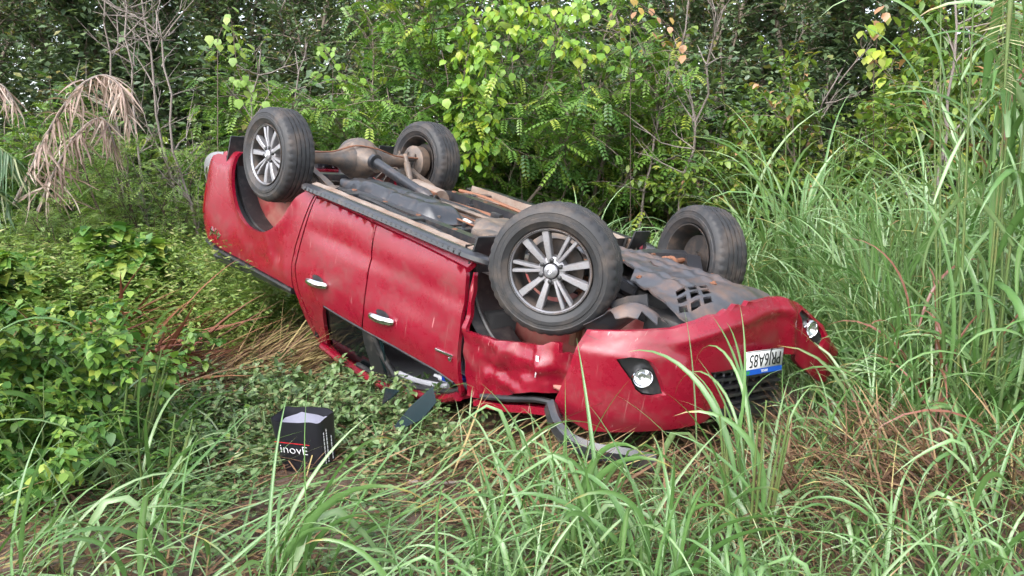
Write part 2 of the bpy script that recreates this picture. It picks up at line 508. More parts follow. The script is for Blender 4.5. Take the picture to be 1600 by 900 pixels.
# ---- emblems on the near side
def text_mesh(txt, size, depth, mat, M4, spacing=1.0, name='lettering', sx=1.0, shear=0.0, thin=0.0):
    cu = bpy.data.curves.new('txt', 'FONT'); cu.body = txt; cu.size = size; cu.extrude = depth; cu.align_x = 'CENTER'; cu.align_y = 'CENTER'; cu.space_character = spacing; cu.shear = shear; cu.offset = thin
    cu.resolution_u = 3
    o = bpy.data.objects.new('txt', cu); COL.objects.link(o)
    dg = bpy.context.evaluated_depsgraph_get(); dg.update()
    me = bpy.data.meshes.new_from_object(o.evaluated_get(dg))
    bpy.data.objects.remove(o); bpy.data.curves.remove(cu)
    me.name = name
    me.transform(M4 @ Matrix.Diagonal((sx, 1, 1, 1)))
    me.materials.clear(); me.materials.append(mat)
    return me
def frame4(o, ex, ey):
    ex = Vector(ex).normalized(); ey = Vector(ey); ey = (ey - ex * ey.dot(ex)).normalized(); ez = ex.cross(ey)
    return Matrix((( ex.x, ey.x, ez.x, o[0]), (ex.y, ey.y, ez.y, o[1]), (ex.z, ey.z, ez.z, o[2]), (0, 0, 0, 1)))
tput(mobj('emblem', text_mesh('4x4', .13, .004, M['chrome'], frame4((-3.745, yd(-3.745, 1.115) + .004, 1.112), (-1, .03, 0), (0, 0, 1)), shear=.2), truck))
eb = TMB()
eb.box((-.640, yd(-.64, 1.06) + .005, 1.062), (.17, .010, .016), Matrix.Rotation(R_(4), 3, 'Y'), bevel=.003)
eb.box((-.575, yd(-.58, 1.06) + .006, 1.082), (.030, .010, .022), bevel=.003)
eb.build('emblem', M['chrome'])

# ---- front fenders: the near one is crumpled
def fy(x, z):
    y = .885 + .03 * math.exp(-((z - .86) / .05) ** 2)
    y -= .055 * sm(.95, 1.30, z)
    y -= .11 * sm(.12, .42, x)
    y += .022 * math.sin(x * 21 + z * 13) * sm(-.1, .3, x) + .012 * math.sin(x * 9 - z * 17) * sm(-.4, 0, x)
    y -= .03 * math.exp(-((x + .15) / .16) ** 2 - ((z - 1.02) / .035) ** 2)
    y += .022 * math.exp(-((x + .05) / .22) ** 2 - ((z - 1.075) / .03) ** 2)
    y += .006 * math.sin(x * 47) * math.sin(z * 39)
    y += .030 * max(0, 1 - abs(x - .12 - (z - .85) * .5) / .045) - .030 * max(0, 1 - abs(x - .22 - (z - .85) * .3) / .05) + .022 * max(0, 1 - abs(x + .16 + (z - .9) * .6) / .05)
    y -= .025 * max(0, 1 - abs(z - .95 + .25 * x) / .03) * sm(-.35, -.1, x)
    return y
fen = [(-.535, .50), (-.522, .50), (-.512, .62), (-.503, .78), (-.485, .862), (-.40, .853), (-.34, .842), (-.23, .831), (-.08, .790), (.02, .765), (.116, .735), (.16, .700), (.214, .691), (.235, .74), (.263, .73), (.30, .745), (.335, .733), (.40, .735), (.415, .78), (.36, .83), (.323, .871), (.285, .92), (.262, .985), (.20, 1.00), (.088, 1.035), (-.02, 1.09), (-.10, 1.140), (-.20, 1.205), (-.355, 1.270), (-.468, 1.300), (-.475, 1.25), (-.492, 1.15), (-.512, 1.0), (-.532, .80), (-.542, .62)]
tpanel('front_fender', fen, lambda x, z: (x, fy(x, z), z), M['red'], step=.03, sub=.025, depth=.03, indir=(0, -1, 0))
tpanel('front_fender', [(x, z + .04 * sm(-.2, .3, x)) for x, z in fen], lambda x, z: (x, -.90 + .05 * sm(1, 1.3, z), z), M['red'], step=.06, depth=.03, indir=(0, 1, 0))
wb = TMB(); wb.box((.125, fy(.10, .83) + .001, .83), (.020, .004, .07), Matrix.Rotation(R_(10), 3, 'Y')); wb.box((.118, fy(.11, .90) + .002, .90), (.008, .004, .06)); wb.build('paint_scrape', M['white_paint'])
# inner wheel housings
for s in (1, -1):
    ib = TMB()
    prof = catmull([(-.66, .36), (-.66, .55), (-.60, .72), (-.46, .86), (-.30, .94)], 5); m = len(prof)
    ib.add([(x, s * (.868 - .02 * i / m), z) for i, (x, z) in enumerate(prof)] + [(x + .02, s * .56, z) for x, z in prof], [(i, i + 1, m + i + 1, m + i) for i in range(m - 1)])
    ib.tube([(x + .015, s * .76, z - .004) for x, z in prof], .013, 6)
    ib.build('wheel_liner', M['black'])
    fb = TMB(); fb.box((-.560, s * .80, .37), (.016, .19, .19), Matrix.Rotation(R_(-12), 3, 'Y'), bevel=.006); fb.build('mud_flap', M['black'])
    nb = TMB()
    nb.box((.02, s * .50, .72), (1.25, .02, .42)); nb.box((.10, s * .66, .95), (1.0, .36, .02), Matrix.Rotation(R_(3), 3, 'X'))
    nb.build('inner_fender', M['red_dust'])

# ---- bonnet, crushed onto the ground
def hz(x, y):
    z = 1.16 - .13 * sm(-.3, .75, x) - .06 * (abs(y) / .8) ** 2
    z += .022 * math.sin(x * 7 + y * 3) + .012 * math.sin(y * 15 + x * 6)
    return z - .02
tpanel('bonnet', [(-.42, .80), (.10, .80), (.40, .78), (.66, .66), (.80, .40), (.84, 0), (.80, -.40), (.66, -.66), (.40, -.78), (-.42, -.80)], lambda x, y: (x, y, hz(x, y) + .10 * sm(.1, -.42, x)), M['red'], step=.07, depth=.03, indir=(0, 0, -1))
hb = TMB(); hb.tube(catmull([(-.33, .84, 1.245), (-.10, .845, 1.165), (.10, .84, 1.085), (.26, .82, 1.055), (.36, .80, 1.06)], 5), .020, 8); hb.build('bonnet_seal', M['black'])
hb = TMB(); hb.sweep(catmull([(-.40, .80, 1.32), (-.15, .82, 1.245), (.05, .82, 1.17), (.22, .80, 1.12), (.36, .78, 1.10)], 4), [(-.03, -.022), (.03, -.022), (.035, .0), (.03, .022), (-.03, .022)]); hb.build('bonnet_edge', M['red'])

# ---- cab: roof, pillars, glass
def rz(x, y):
    z = 1.70 - .33 * sm(-1.35, -.55, x) ** 1.3 - .02 * (y / .7) ** 2
    return z + .012 * math.sin(x * 6 + y * 5) - .05 * sm(-2.0, -2.3, x)
roof_out = [(-2.30, .66), (-1.6, .70), (-.9, .75), (-.52, .80), (-.50, .4), (-.48, -.4), (-.52, -.80), (-.9, -.75), (-1.6, -.70), (-2.30, -.66)]
tpanel('roof', roof_out, lambda x, y: (x, y, rz(x, y)), M['red'], step=.08, depth=.03, indir=(0, 0, -1))
tpanel('headliner', [(x * .985 - .02, y * .95) for x, y in roof_out], lambda x, y: (x, y, rz(x, y) - .05), M['grey_trim'], step=.12, depth=.0)
for s in (1, -1):
    rail = catmull([(-2.26, s * .70, 1.645), (-1.9, s * .715, 1.66), (-1.5, s * .735, 1.635), (-1.15, s * .765, 1.565), (-.85, s * .79, 1.475), (-.66, s * .815, 1.405), (-.52, s * .85, 1.325)], 6)
    rb = TMB(); rb.tube(rail, .040, 10, flat=.8); rb.build('roof_rail', M['red'])
    rb = TMB(); rb.tube([(x, y * .99, z - .045) for x, y, z in rail[8:]], .020, 8); rb.tube(catmull([(-1.28, s * .76, 1.49), (-1.34, s * .79, 1.42), (-1.40, s * .83, 1.33), (-1.43, s * .86, 1.25)], 4), .024, 8); rb.build('door_seal', M['black'])
    rb = TMB(); rb.tube(catmull([(-1.25, s * .735, 1.475), (-1.05, s * .75, 1.445), (-.85, s * .765, 1.39), (-.70, s * .78, 1.34)], 5), .013, 8, flat=1.4); rb.build('pillar_trim', M['grey_trim'])
    bb = TMB(); bb.sweep([(-1.50, s * .865, 1.22), (-1.49, s * .83, 1.34), (-1.46, s * .785, 1.47), (-1.42, s * .75, 1.60)], [(-.012, -.075), (.012, -.075), (.012, .085), (-.012, .085)], upv=(1, 0, 0)); bb.build('door_pillar', M['black'])
    wp = [(-2.06, 1.225), (-1.57, 1.235), (-1.56, 1.40), (-1.54, 1.62), (-2.14, 1.63), (-2.10, 1.40)]
    tpanel('rear_window', wp, lambda x, z: (x, s * (yside(x, z) - .03), z), M['tint_glass'], step=.12, depth=.004, indir=(0, -s, 0))
    # crazed sheet still hanging at the door pillar
    tpanel('hanging_glass', [(-1.46, 1.23), (-1.36, 1.235), (-1.33, 1.38), (-1.35, 1.50), (-1.45, 1.49)], lambda x, z: (x, s * (yside(x, z) - .008 + .02 * math.sin(z * 14)), z), M['shard'], step=.05, depth=.004, indir=(0, -s, 0))
# dark cabin: seats, dash, back wall, tunnel
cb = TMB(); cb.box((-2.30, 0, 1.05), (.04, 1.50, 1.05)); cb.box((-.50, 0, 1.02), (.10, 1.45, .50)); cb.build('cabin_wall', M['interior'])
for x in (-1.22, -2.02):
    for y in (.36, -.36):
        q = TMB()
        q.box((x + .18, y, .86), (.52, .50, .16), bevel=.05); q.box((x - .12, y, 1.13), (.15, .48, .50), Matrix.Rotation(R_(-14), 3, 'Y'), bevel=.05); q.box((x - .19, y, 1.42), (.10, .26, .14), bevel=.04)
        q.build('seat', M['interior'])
q = TMB(); tor = [(math.cos(a) * .18, math.sin(a) * .18) for a in np.linspace(0, 2 * math.pi, 25)]
q.tube([(-.78 - b * .35, .36 + a, 1.10 + b * .9) for a, b in tor], .016, 8, cap=False); q.build('steering_wheel', M['black'])
tpanel('windscreen', [(-.42, .74), (-.40, -.74), (-.62, -.70), (-.62, .70)], lambda x, y: (x, y, 1.30 + (x + .40) * -.55), M['shard'], step=.1, depth=.006, indir=(0, 0, -1))

# ---- bed: floor, front wall, tailgate, tail lamps, rear bumper, soft cover
cb = TMB(); cb.box((-3.27, 0, .70), (1.58, 1.28, .02)); 
for k in range(6): cb.box((-2.62 - k * .26, 0, .675), (.07, 1.30, .045), bevel=.01)
cb.build('bed_floor', M['floor'])
cb = TMB(); cb.box((-2.515, 0, .95), (.02, 1.62, .55)); cb.build('bed_front_wall', M['red'])
tpanel('tailgate', [(-.72, .62), (.72, .62), (.74, 1.22), (-.74, 1.22)], lambda y, z: (-4.075 + .02 * math.cos(z * 6), y, z), M['red'], step=.1, depth=.04, indir=(1, 0, 0))
q = TMB(); q.box((-4.105, 0, 1.12), (.03, .24, .05), bevel=.01); q.build('tailgate_handle', M['black'])
for s in (1, -1):
    tl = [(-4.086, 1.02), (-4.075, .86), (-4.05, .74), (-4.035, .80), (-4.025, .92), (-4.035, 1.00)]
    tpanel('tail_lamp', tl, lambda x, z: (x - .012 * math.sin((z - .74) * 11), s * (yside(x, z) + .006), z), M['lamp_red'], step=.03, sub=.02, depth=.035, indir=(0, -s, 0))
    q = TMB(); q.box((-4.09, s * .80, .88), (.05, .11, .27), bevel=.015); q.build('tail_lamp', M['lamp_red'])
    q = TMB()
    q.sweep(catmull([(-3.80, s * .865, .455), (-3.96, s * .872, .49), (-4.08, s * .868, .56), (-4.155, s * .84, .66), (-4.175, s * .80, .76)], 5), [(-.006, -.05), (.010, -.05), (.014, .0), (.010, .05), (-.006, .05)], upv=(.6, 0, .8))
    q.build('bumper_corner', M['alloy'])
q = TMB(); q.sweep(catmull([(-3.98, .86, .55), (-4.13, .84, .60), (-4.20, .72, .62), (-4.22, .35, .63), (-4.22, -.35, .63), (-4.20, -.72, .62), (-4.13, -.84, .60), (-3.98, -.86, .55)], 6), [(-.03, -.09), (.012, -.085), (.024, -.02), (.02, .07), (-.03, .08)]); q.build('rear_bumper', M['chrome'])
q = TMB(); q.sweep([(-2.7, .66, 1.30), (-3.2, .68, 1.315), (-3.7, .70, 1.345), (-3.93, .70, 1.365)], [(-.10, -.02), (.10, -.02), (.13, .0), (.10, .05), (-.10, .06)]); q.build('bed_cover_roll', M['charcoal'])
q = TMB(); q.box((-3.28, 0, 1.275), (1.5, 1.62, .015)); q.build('bed_cover', M['black'])

# ---- underside: frame, tank, shafts, axle
for s in (1, -1):
    q = TMB(); q.sweep(catmull([(.62, s * .40, .50), (.2, s * .40, .50), (-.35, s * .42, .48), (-.75, s * .50, .455), (-1.6, s * .52, .455), (-2.4, s * .52, .46), (-2.75, s * .50, .56), (-3.2, s * .49, .60), (-4.0, s * .49, .58)], 4), [(-.04, -.055), (.04, -.055), (.04, .055), (-.04, .055)])
    rail_o = q.build('chassis_rail', M['frame'], auto=30)
    q = MB()
    for x in (-2.35, -1.95, -1.55, -1.15, -.8): q.lathe([(-.055, .001), (-.055, .02), (-.046, .022)], 8, (x, s * .52, .45), M=Matrix.Rotation(R_(90), 3, 'X'))
    q.build('rail_bolt', M['rust'], rail_o)
    # leaf springs
    q = TMB()
    for k in range(4):
        L = .62 - k * .12
        q.sweep(catmull([(-3.085 - L, s * .54, .50 - .0 * k + .03), (-3.085 - L * .5, s * .54, .395 - .012 * k), (-3.085, s * .54, .345 - .013 * k + .02), (-3.085 + L * .5, s * .54, .395 - .012 * k), (-3.085 + L, s * .54, .50)], 4), [(-.032, -.005), (.032, -.005), (.032, .005), (-.032, .005)])
    q.build('leaf_spring', M['axle'])
    q = TMB(); q.box((-3.085, s * .54, .245), (.16, .10, .03), bevel=.008)
    for dx in (-.055, .055):
        for dy in (-.045, .045): q.tube([(-3.085 + dx, s * .54 + dy, .20), (-3.085 + dx, s * .54 + dy, .36)], .009, 6)
    q.build('spring_plate', M['axle'])
    if s < 0: q = TMB(); q.tube([(-2.95, s * .44, .27), (-2.78, s * .46, .62)], .030, 10); q.tube([(-2.99, s * .44, .20), (-2.90, s * .45, .37)], .020, 8); q.build('shock_absorber', M['axle'])
q = TMB()
for x, z in ((-2.62, .52), (-1.30, .47), (-3.85, .60)): q.box((x, 0, z), (.10, 1.0, .07), bevel=.015)
q.build('cross_member', M['frame'])
q = TMB()
xs = np.linspace(-2.45, -.45, 30); ys = np.linspace(-.70, .70, 17)
V = [(x, y, .545 - .035 * (math.sin(y * 18) > .2) + .05 * math.exp(-(y / .16) ** 2)) for x in xs for y in ys]
q.add(V, [(i * 17 + k, i * 17 + k + 1, (i + 1) * 17 + k + 1, (i + 1) * 17 + k) for i in range(29) for k in range(16)])
q.build('floor_pan', M['floor'])
# fuel tank: moulded shield with ribs and a sloping end
def tz(x, y):
    z = .335 + .05 * sm(-2.35, -2.75, x) + .10 * sm(-1.66, -1.42, x) ** 2
    z += .075 * sm(.40, .47, y) + .085 * sm(.17, .08, y)
    for c in (-2.45, -2.05, -1.72): z += .018 * math.exp(-((x - c) / .025) ** 2)
    z += .016 * math.exp(-((y - .30) / .022) ** 2) * sm(-1.6, -1.8, x)
    z -= .010 * math.sin(x * 9) * math.sin(y * 13) * .6
    return z
tank_o = tpanel('fuel_tank', [tuple(p) for p in catmull([(-2.72, .10), (-2.74, .30), (-2.66, .44), (-2.2, .46), (-1.75, .46), (-1.48, .45), (-1.40, .36), (-1.40, .18), (-1.48, .09), (-1.8, .07), (-2.3, .07)], 4, True)], lambda x, y: (x, y, tz(x, y)), M['frame'], step=.028, sub=.03, depth=.16, indir=(0, 0, 1))
q = TMB()
q.tube([(-2.80, 0, .262), (-2.17, 0, .375)], .043, 16); q.tube([(-2.205, 0, .37), (-2.12, 0, .385), (-2.05, 0, .40)], [.05, .058, .04], 14)
q.lathe([(-.02, .03), (-.02, .065), (.02, .065), (.02, .03)], 16, (-2.83, 0, .258), M=Matrix.Rotation(R_(90), 3, 'Z'))
ds = q.build('drive_shaft', M['frame'])
q = TMB(); q.tube([(-1.98, 0, .425), (-1.86, 0, .45), (-1.80, 0, .46)], [.035, .06, .05], 14); q.tube([(-1.82, 0, .455), (-1.46, 0, .511), (-.9, 0, .50)], .042, 16); q.build('front_shaft', M['frame'])
q = TMB(); q.tube([(-1.62, 0, .487), (-1.53, 0, .502)], .0435, 16, cap=False); q.build('shaft_sticker', M['sticker'])
# rear axle with its differential
q = TMB(); zA = .286
q.tube([(-3.085, .66, zA), (-3.085, .30, zA), (-3.085, .20, zA), (-3.085, .12, zA), (-3.085, -.16, zA), (-3.085, -.26, zA), (-3.085, -.36, zA), (-3.085, -.66, zA)], [.055, .055, .075, .13, .13, .075, .055, .055], 18)
ax = q.build('rear_axle', M['axle'])
q = MB()
q.lathe([(-.14, .10), (-.11, .165), (-.03, .185), (.03, .185), (.06, .165), (.13, .115), (.19, .078), (.23, .056), (.245, .062), (.27, .062), (.275, .02)], 26, (-3.085, -.02, zA), M=Matrix.Rotation(R_(-90), 3, 'Z'))
for k in range(10):
    a = 2 * math.pi * k / 10
    q.tube([(-3.05, -.02 + .165 * math.cos(a), zA + .165 * math.sin(a)), (-2.93, -.02 + .085 * math.cos(a), zA + .085 * math.sin(a))], .011, 5)
q.build('differential', M['axle'], ax)
for s in (1, -1):
    q = MB(); q.lathe([(-.05, .03), (-.05, .145), (.04, .15), (.06, .10), (.07, .03)], 24, (-3.085, s * .66, zA)); q.build('brake_drum', M['axle'], ax)
q = MB(); q.tube(catmull([(-3.02, .60, zA - .05), (-3.03, .30, zA - .065), (-3.0, .1, zA - .13), (-2.95, -.1, zA - .12), (-3.0, -.35, zA - .06), (-3.0, -.62, zA - .05)], 4), .007, 6); q.build('brake_line', M['rust'], ax)
# exhaust: muffler, pipe, hangers
q = TMB(); q.lathe([(-.22, .02), (-.225, .085), (-.20, .098), (.20, .098), (.225, .088), (.215, .03)], 22, (-2.52, -.36, .47), M=Matrix.Rotation(R_(-82), 3, 'Z')); q.build('muffler', M['primer'])
q = TMB(); q.tube(catmull([(-2.30, -.32, .475), (-2.1, -.30, .465), (-1.8, -.30, .455), (-1.4, -.30, .45), (-1.05, -.26, .46), (-.7, -.22, .47)], 4), .036, 12); q.build('exhaust_pipe', M['rust'])
q = TMB()
for p in ([(-1.95, -.12, .45), (-1.75, -.2, .41), (-1.55, -.16, .43)], [(-1.7, .12, .45), (-1.45, .2, .42), (-1.2, .14, .45)], [(-2.1, -.15, .42), (-2.05, -.05, .37), (-1.98, .03, .40)], [(-1.5, -.42, .43), (-1.1, -.44, .42), (-.8, -.40, .45)]): q.tube(catmull(p, 4), .010, 6)
q.build('brake_hose', M['black'])
rc = random.Random(12)
for k in range(16):                                   # brake pipes, cables and looms clipped along the floor
    y0 = rc.choice((-.64, -.42, -.22, -.12, .10, .20, .60, .66)) + rc.uniform(-.02, .02); x0 = rc.uniform(-2.5, -1.9); L_ = rc.uniform(.9, 1.7); z0 = rc.uniform(.40, .47)
    q = TMB(); q.tube(catmull([(x0, y0, z0), (x0 + L_ * .3, y0 + rc.uniform(-.02, .02), z0 - .01), (x0 + L_ * .7, y0 + rc.uniform(-.03, .03), z0), (x0 + L_, y0 + rc.uniform(-.05, .05), z0 + .02)], 4), rc.choice((.006, .008, .012, .018)), 6)
    q.build('floor_pipe', rc.choice((M['rust'], M['black'], M['axle'], M['frame'])))
for k in range(18):
    x, y = rc.uniform(-2.4, -.6), rc.choice((-1, 1)) * rc.uniform(.12, .68)
    q = TMB(); q.box((x, y, rc.uniform(.42, .47)), (rc.uniform(.04, .12), rc.uniform(.03, .08), rc.uniform(.03, .07)), Matrix.Rotation(rc.uniform(-.15, .15), 3, 'Z'), bevel=.008)
    q.lathe([(-.03, .001), (-.03, .014), (.03, .014)], 6, (x, y, .42), M=Matrix.Rotation(R_(90), 3, 'X')); q.build('floor_bracket', rc.choice((M['rust'], M['frame'], M['axle'], M['black'])))
q = TMB(); q.box((-1.12, .02, .44), (.42, .34, .16), bevel=.04); q.box((-.72, 0, .42), (.5, .36, .2), bevel=.06); q.lathe([(-.16, .02), (-.16, .10), (.16, .12), (.16, .02)], 14, (-1.0, .24, .45), M=Matrix.Rotation(R_(90), 3, 'Z')); q.build('gearbox', M['axle'])
q = TMB(); q.box((-.95, 0, .385), (.16, .95, .035), bevel=.01); q.build('gearbox_mount', M['axle'])

PL = [(.96, .22), (.94, .34), (.90, .48), (.83, .62), (.72, .74), (.55, .86), (.3, .95), (0, .985), (-.2, 1.0), (-.42, 1.055), (-.60, 1.10), (-.74, 1.115), (-.80, 1.08), (-.82, .98)]
PLD = np.array(catmull(PL, 12)); PLS = np.r_[0, np.cumsum(np.linalg.norm(np.diff(PLD, axis=0), axis=1))]
# ---- engine undertray and front suspension
def ut(x, y):
    z = .300 + .13 * sm(.60, .98, x) + .02 * sm(.05, -.30, x)
    z += .030 * sm(.26, .40, abs(y - .03)) + .016 * math.sin(x * 8 + y * 4) * sm(.45, .9, x)
    for yy in (-.22, -.08, .16, .27): z -= .018 * math.exp(-((y - yy) / .018) ** 2) * sm(.62, .50, x)
    for xx in (-.12, .10, .33, .46): z -= .016 * math.exp(-((x - xx) / .02) ** 2)
    z += .006 * math.sin(x * 31 + y * 17) * math.sin(y * 27) * sm(.5, .9, x)
    return z
slots = []
for i in range(3):
    for k in range(3):
        cx, cy = .575 + i * .062, .10 + k * .118 + i * .07
        slots.append([(cx - .020, cy - .062), (cx + .020, cy - .022), (cx + .020, cy + .062), (cx - .020, cy + .022)])
slots.append([(.10, -.02), (.17, -.02), (.18, .01), (.11, .01)])
tray = [(-.34, .20), (-.36, -.10), (-.30, -.30), (-.05, -.36), (.30, -.35), (.42, -.33), (.55, -.42), (.70, -.48), (.82, -.42), (.93, -.34), (.94, -.28), (.97, -.12), (.93, .05), (.96, .16), (.92, .30), (.95, .40), (.80, .50), (.74, .56), (.66, .56), (.55, .52), (.36, .44), (.28, .42), (.20, .28), (.0, .24)]
rt = random.Random(3)
tray = [(min(x, float(np.interp(-y, -PLD[:, 0], PLD[:, 1])) - .075 - (rt.uniform(0, .05) if x > .8 else 0)), y) for x, y in tray]
tray_o = tpanel('engine_undertray', tray, lambda x, y: (x, y, ut(x, y)), M['undertray'], step=.035, sub=.03, depth=.012, indir=(0, 0, 1), holes=slots)
for bx_, by_ in ((.05, -.28), (.40, -.28), (.05, .20), (.30, .36), (.55, -.05), (.78, .05), (.80, .36), (-.22, 0)):
    q = TMB(); q.lathe([(.0, .022), (.004, .022), (.006, .012), (.014, .011), (.015, .001)], 10, (bx_, by_, ut(bx_, by_) - .002), M=Matrix.Rotation(R_(-90), 3, 'X')); q.build('tray_bolt', M['rust'])
q = TMB(); q.box((.15, 0, .46), (1.0, .70, .16), bevel=.03); q.box((.66, 0, .52), (.30, 1.1, .2), bevel=.03); q.build('engine_sump', M['black'])
q = TMB()
q.sweep([(.36, .64, .46), (.45, .62, .40), (.55, .60, .36)], [(-.006, -.045), (.006, -.045), (.006, .045), (-.006, .045)]); q.build('bent_deflector', M['charcoal'])
for s in (1, -1):
    q = TMB()
    q.sweep(catmull([(.26, s * .34, .40), (.14, s * .48, .345), (.03, s * .62, .315)], 5), [(-.05, -.028), (.05, -.028), (.05, .02), (-.05, .02)])
    q.sweep(catmull([(-.34, s * .34, .40), (-.20, s * .45, .35), (-.02, s * .62, .315)], 5), [(-.06, -.030), (.06, -.030), (.06, .02), (-.06, .02)])
    q.lathe([(-.05, .02), (-.05, .045), (.05, .045), (.05, .02)], 14, (.26, s * .34, .40), M=Matrix.Rotation(R_(90), 3, 'Z'))
    q.build('control_arm', M['charcoal'])
    q = TMB(); q.tube(catmull([(-.02, s * .30, .36), (-.01, s * .45, .345), (0, s * .64, .33)], 3), .02, 8); q.tube([(0, s * .33, .36), (0, s * .36, .358), (0, s * .39, .355), (0, s * .42, .352), (0, s * .45, .35)], [.05, .062, .048, .056, .04], 14); q.build('half_shaft', M['rust'])
    q = TMB(); q.tube(catmull([(-.12, s * .28, .34), (-.15, s * .44, .33), (-.13, s * .66, .33)], 3), .012, 8); q.build('tie_rod', M['rust'])
    q = TMB(); q.tube([(.06, s * .54, .36), (.05, s * .52, .80)], .036, 10); q.tube([(.06 + .055 * math.cos(t), s * .53 + .055 * math.sin(t), .44 + t * .0088) for t in np.linspace(0, 30, 100)], .008, 5); q.build('spring_strut', M['rust'])

# torn splash guard hanging between the tray, the near tyre and the bumper
rt = random.Random(8)
tg = [(.46, .50), (.56, .56), (.66, .60), (.70, .50), (.78, .44), (.84, .40)]
tg += [(.80 + rt.uniform(-.05, .03) - max(0, y - .45) * .8, y) for y in np.arange(.44, .80, .035)] + [(.50, .80), (.38, .74), (.30, .80), (.24, .66), (.36, .56)]
tpanel('torn_splash_guard', tg, lambda x, y: (x, y, .43 + .05 * math.sin(x * 13 + y * 7) - .03 * math.sin(y * 23 + x * 9) + .16 * sm(.56, .26, x) + .03 * sm(.6, .85, x)), M['undertray'], step=.03, sub=.03, depth=.006, indir=(0, 0, 1))
# ---- front bumper, torn loose on its near corner
def plan(s):
    y, x = np.interp(s, PLS, PLD[:, 0]), np.interp(s, PLS, PLD[:, 1])
    e = .02
    dy = np.interp(s + e, PLS, PLD[:, 0]) - np.interp(s - e, PLS, PLD[:, 0]); dx = np.interp(s + e, PLS, PLD[:, 1]) - np.interp(s - e, PLS, PLD[:, 1])
    L = math.hypot(dx, dy) or 1
    return x, y, -dy / L, dx / L            # outward normal (nx, ny)
def block(s, z):
    zb = np.interp(s, [0, .20, .42, .64, .756, .838, .918, 1.0, 1.15], [.56, .60, .575, .540, .585, .665, .79, .90, 1.2])
    return sm(-.012, .030, z - zb)
def bumper_fn(s, z):
    x, y, nx, ny = plan(s)
    d = .034 * block(s, z) * sm(1.1, .9, s)
    # far corner: folded and creased
    k1 = s - 1.50 - (z - .25) * .42; k2 = s - 1.63 - (z - .30) * .30      # two sharp folds of the torn corner
    d += .045 * max(0, 1 - abs(k1) / .10) - .035 * max(0, 1 - abs(k2) / .075) * sm(.30, .36, z)
    d += .030 * max(0, 1 - abs(s - 1.97 - (z - .6) * .3) / .05)
    d -= .020 * math.exp(-((s - 1.35) / .20) ** 2 - ((z - .36) / .05) ** 2)
    # lower lip and waist
    lip = np.interp(s, [.2, .675, 1.0, 1.25, 1.48, 1.66, 1.86, 2.1], [.545, .44, .315, .275, .25, .30, .40, .555])
    d -= .050 * sm(.055, 0, z - lip)
    d += .018 * math.exp(-((z - lip - .075) / .028) ** 2) * sm(.6, .8, s) * sm(1.8, 1.6, s)
    d -= .030 * sm(.94, 1.06, z)
    d += .004 * math.sin(s * 11) * math.sin(z * 9)
    return (x + nx * d, y + ny * d, z)
bump_out = [(.211, .545), (.355, .507), (.485, .477), (.58, .458), (.675, .440), (.75, .41), (.822, .383), (.90, .350), (.95, .345), (1.003, .313), (1.03, .318), (1.06, .285), (1.12, .290), (1.15, .295), (1.165, .268), (1.22, .275), (1.35, .262), (1.476, .250), (1.56, .270), (1.664, .300), (1.76, .347), (1.863, .402), (1.98, .475), (2.09, .553), (2.14, .63), (2.16, .70),
            (2.147, .755), (2.07, .785), (1.995, .796), (1.90, .75), (1.806, .700), (1.72, .64), (1.649, .585), (1.45, .612), (1.188, .636), (.941, .656), (.98, .695), (1.039, .746), (1.10, .815), (1.155, .893), (1.07, .915), (.98, .936), (.816, .97), (.636, 1.01), (.467, 1.05), (.319, 1.08), (.223, 1.055), (.125, 1.027), (.140, .97), (.158, .899), (.172, .83), (.187, .756), (.198, .65)]
fogL = [(.395, .632), (.46, .603), (.528, .598), (.575, .615), (.612, .652), (.650, .715), (.685, .782), (.63, .800), (.565, .802), (.520, .775), (.487, .727), (.44, .68)]
fogR = [(1.664, .356), (1.706, .340), (1.79, .380), (1.845, .415), (1.895, .455), (1.925, .52), (1.922, .575), (1.86, .545), (1.795, .510), (1.725, .445)]
fbm = tpanel('front_bumper', bump_out, bumper_fn, M['red'], step=.028, sub=.025, depth=.035, indir=(-.8, 0, .05), holes=[fogL, fogR])
def off(f, d):
    def g(s, z):
        x, y, nx, ny = plan(s); px, py, pz = f(s, z); return (px + nx * d, py + ny * d, pz)
    return g
for poly, (cs, cz), rr in ((fogL, (.548, .712), .052), (fogR, (1.812, .458), .050)):
    bz = tpanel('fog_lamp', poly, lambda s, z: off(bumper_fn, -.030 - .02 * math.exp(-(((s - cs) / .09) ** 2 + ((z - cz) / .09) ** 2)))(s, z), M['black'], step=.02, sub=.02, depth=.03, indir=(-1, 0, 0))
    x, y, nx, ny = plan(cs); c = Vector(off(bumper_fn, -.03)(cs, cz))
    MN = Vector((nx, ny, -.06)).normalized()
    mm = MN.to_track_quat('Y', 'Z').to_matrix()
    q = MB(); q.lathe([(-.02, rr * .82), (.0, rr * .86), (.012, rr * .92), (.018, rr), (.008, rr * 1.10), (-.03, rr * 1.12)], 28, c, M=mm); q.build('bezel_ring', M['chrome'], bz)
    q = MB(); q.lathe([(-.012, .001), (-.008, rr * .30), (-.014, rr * .34), (-.004, rr * .62), (.006, rr * .86)], 24, c, M=mm); q.build('lens', M['lens'], bz)
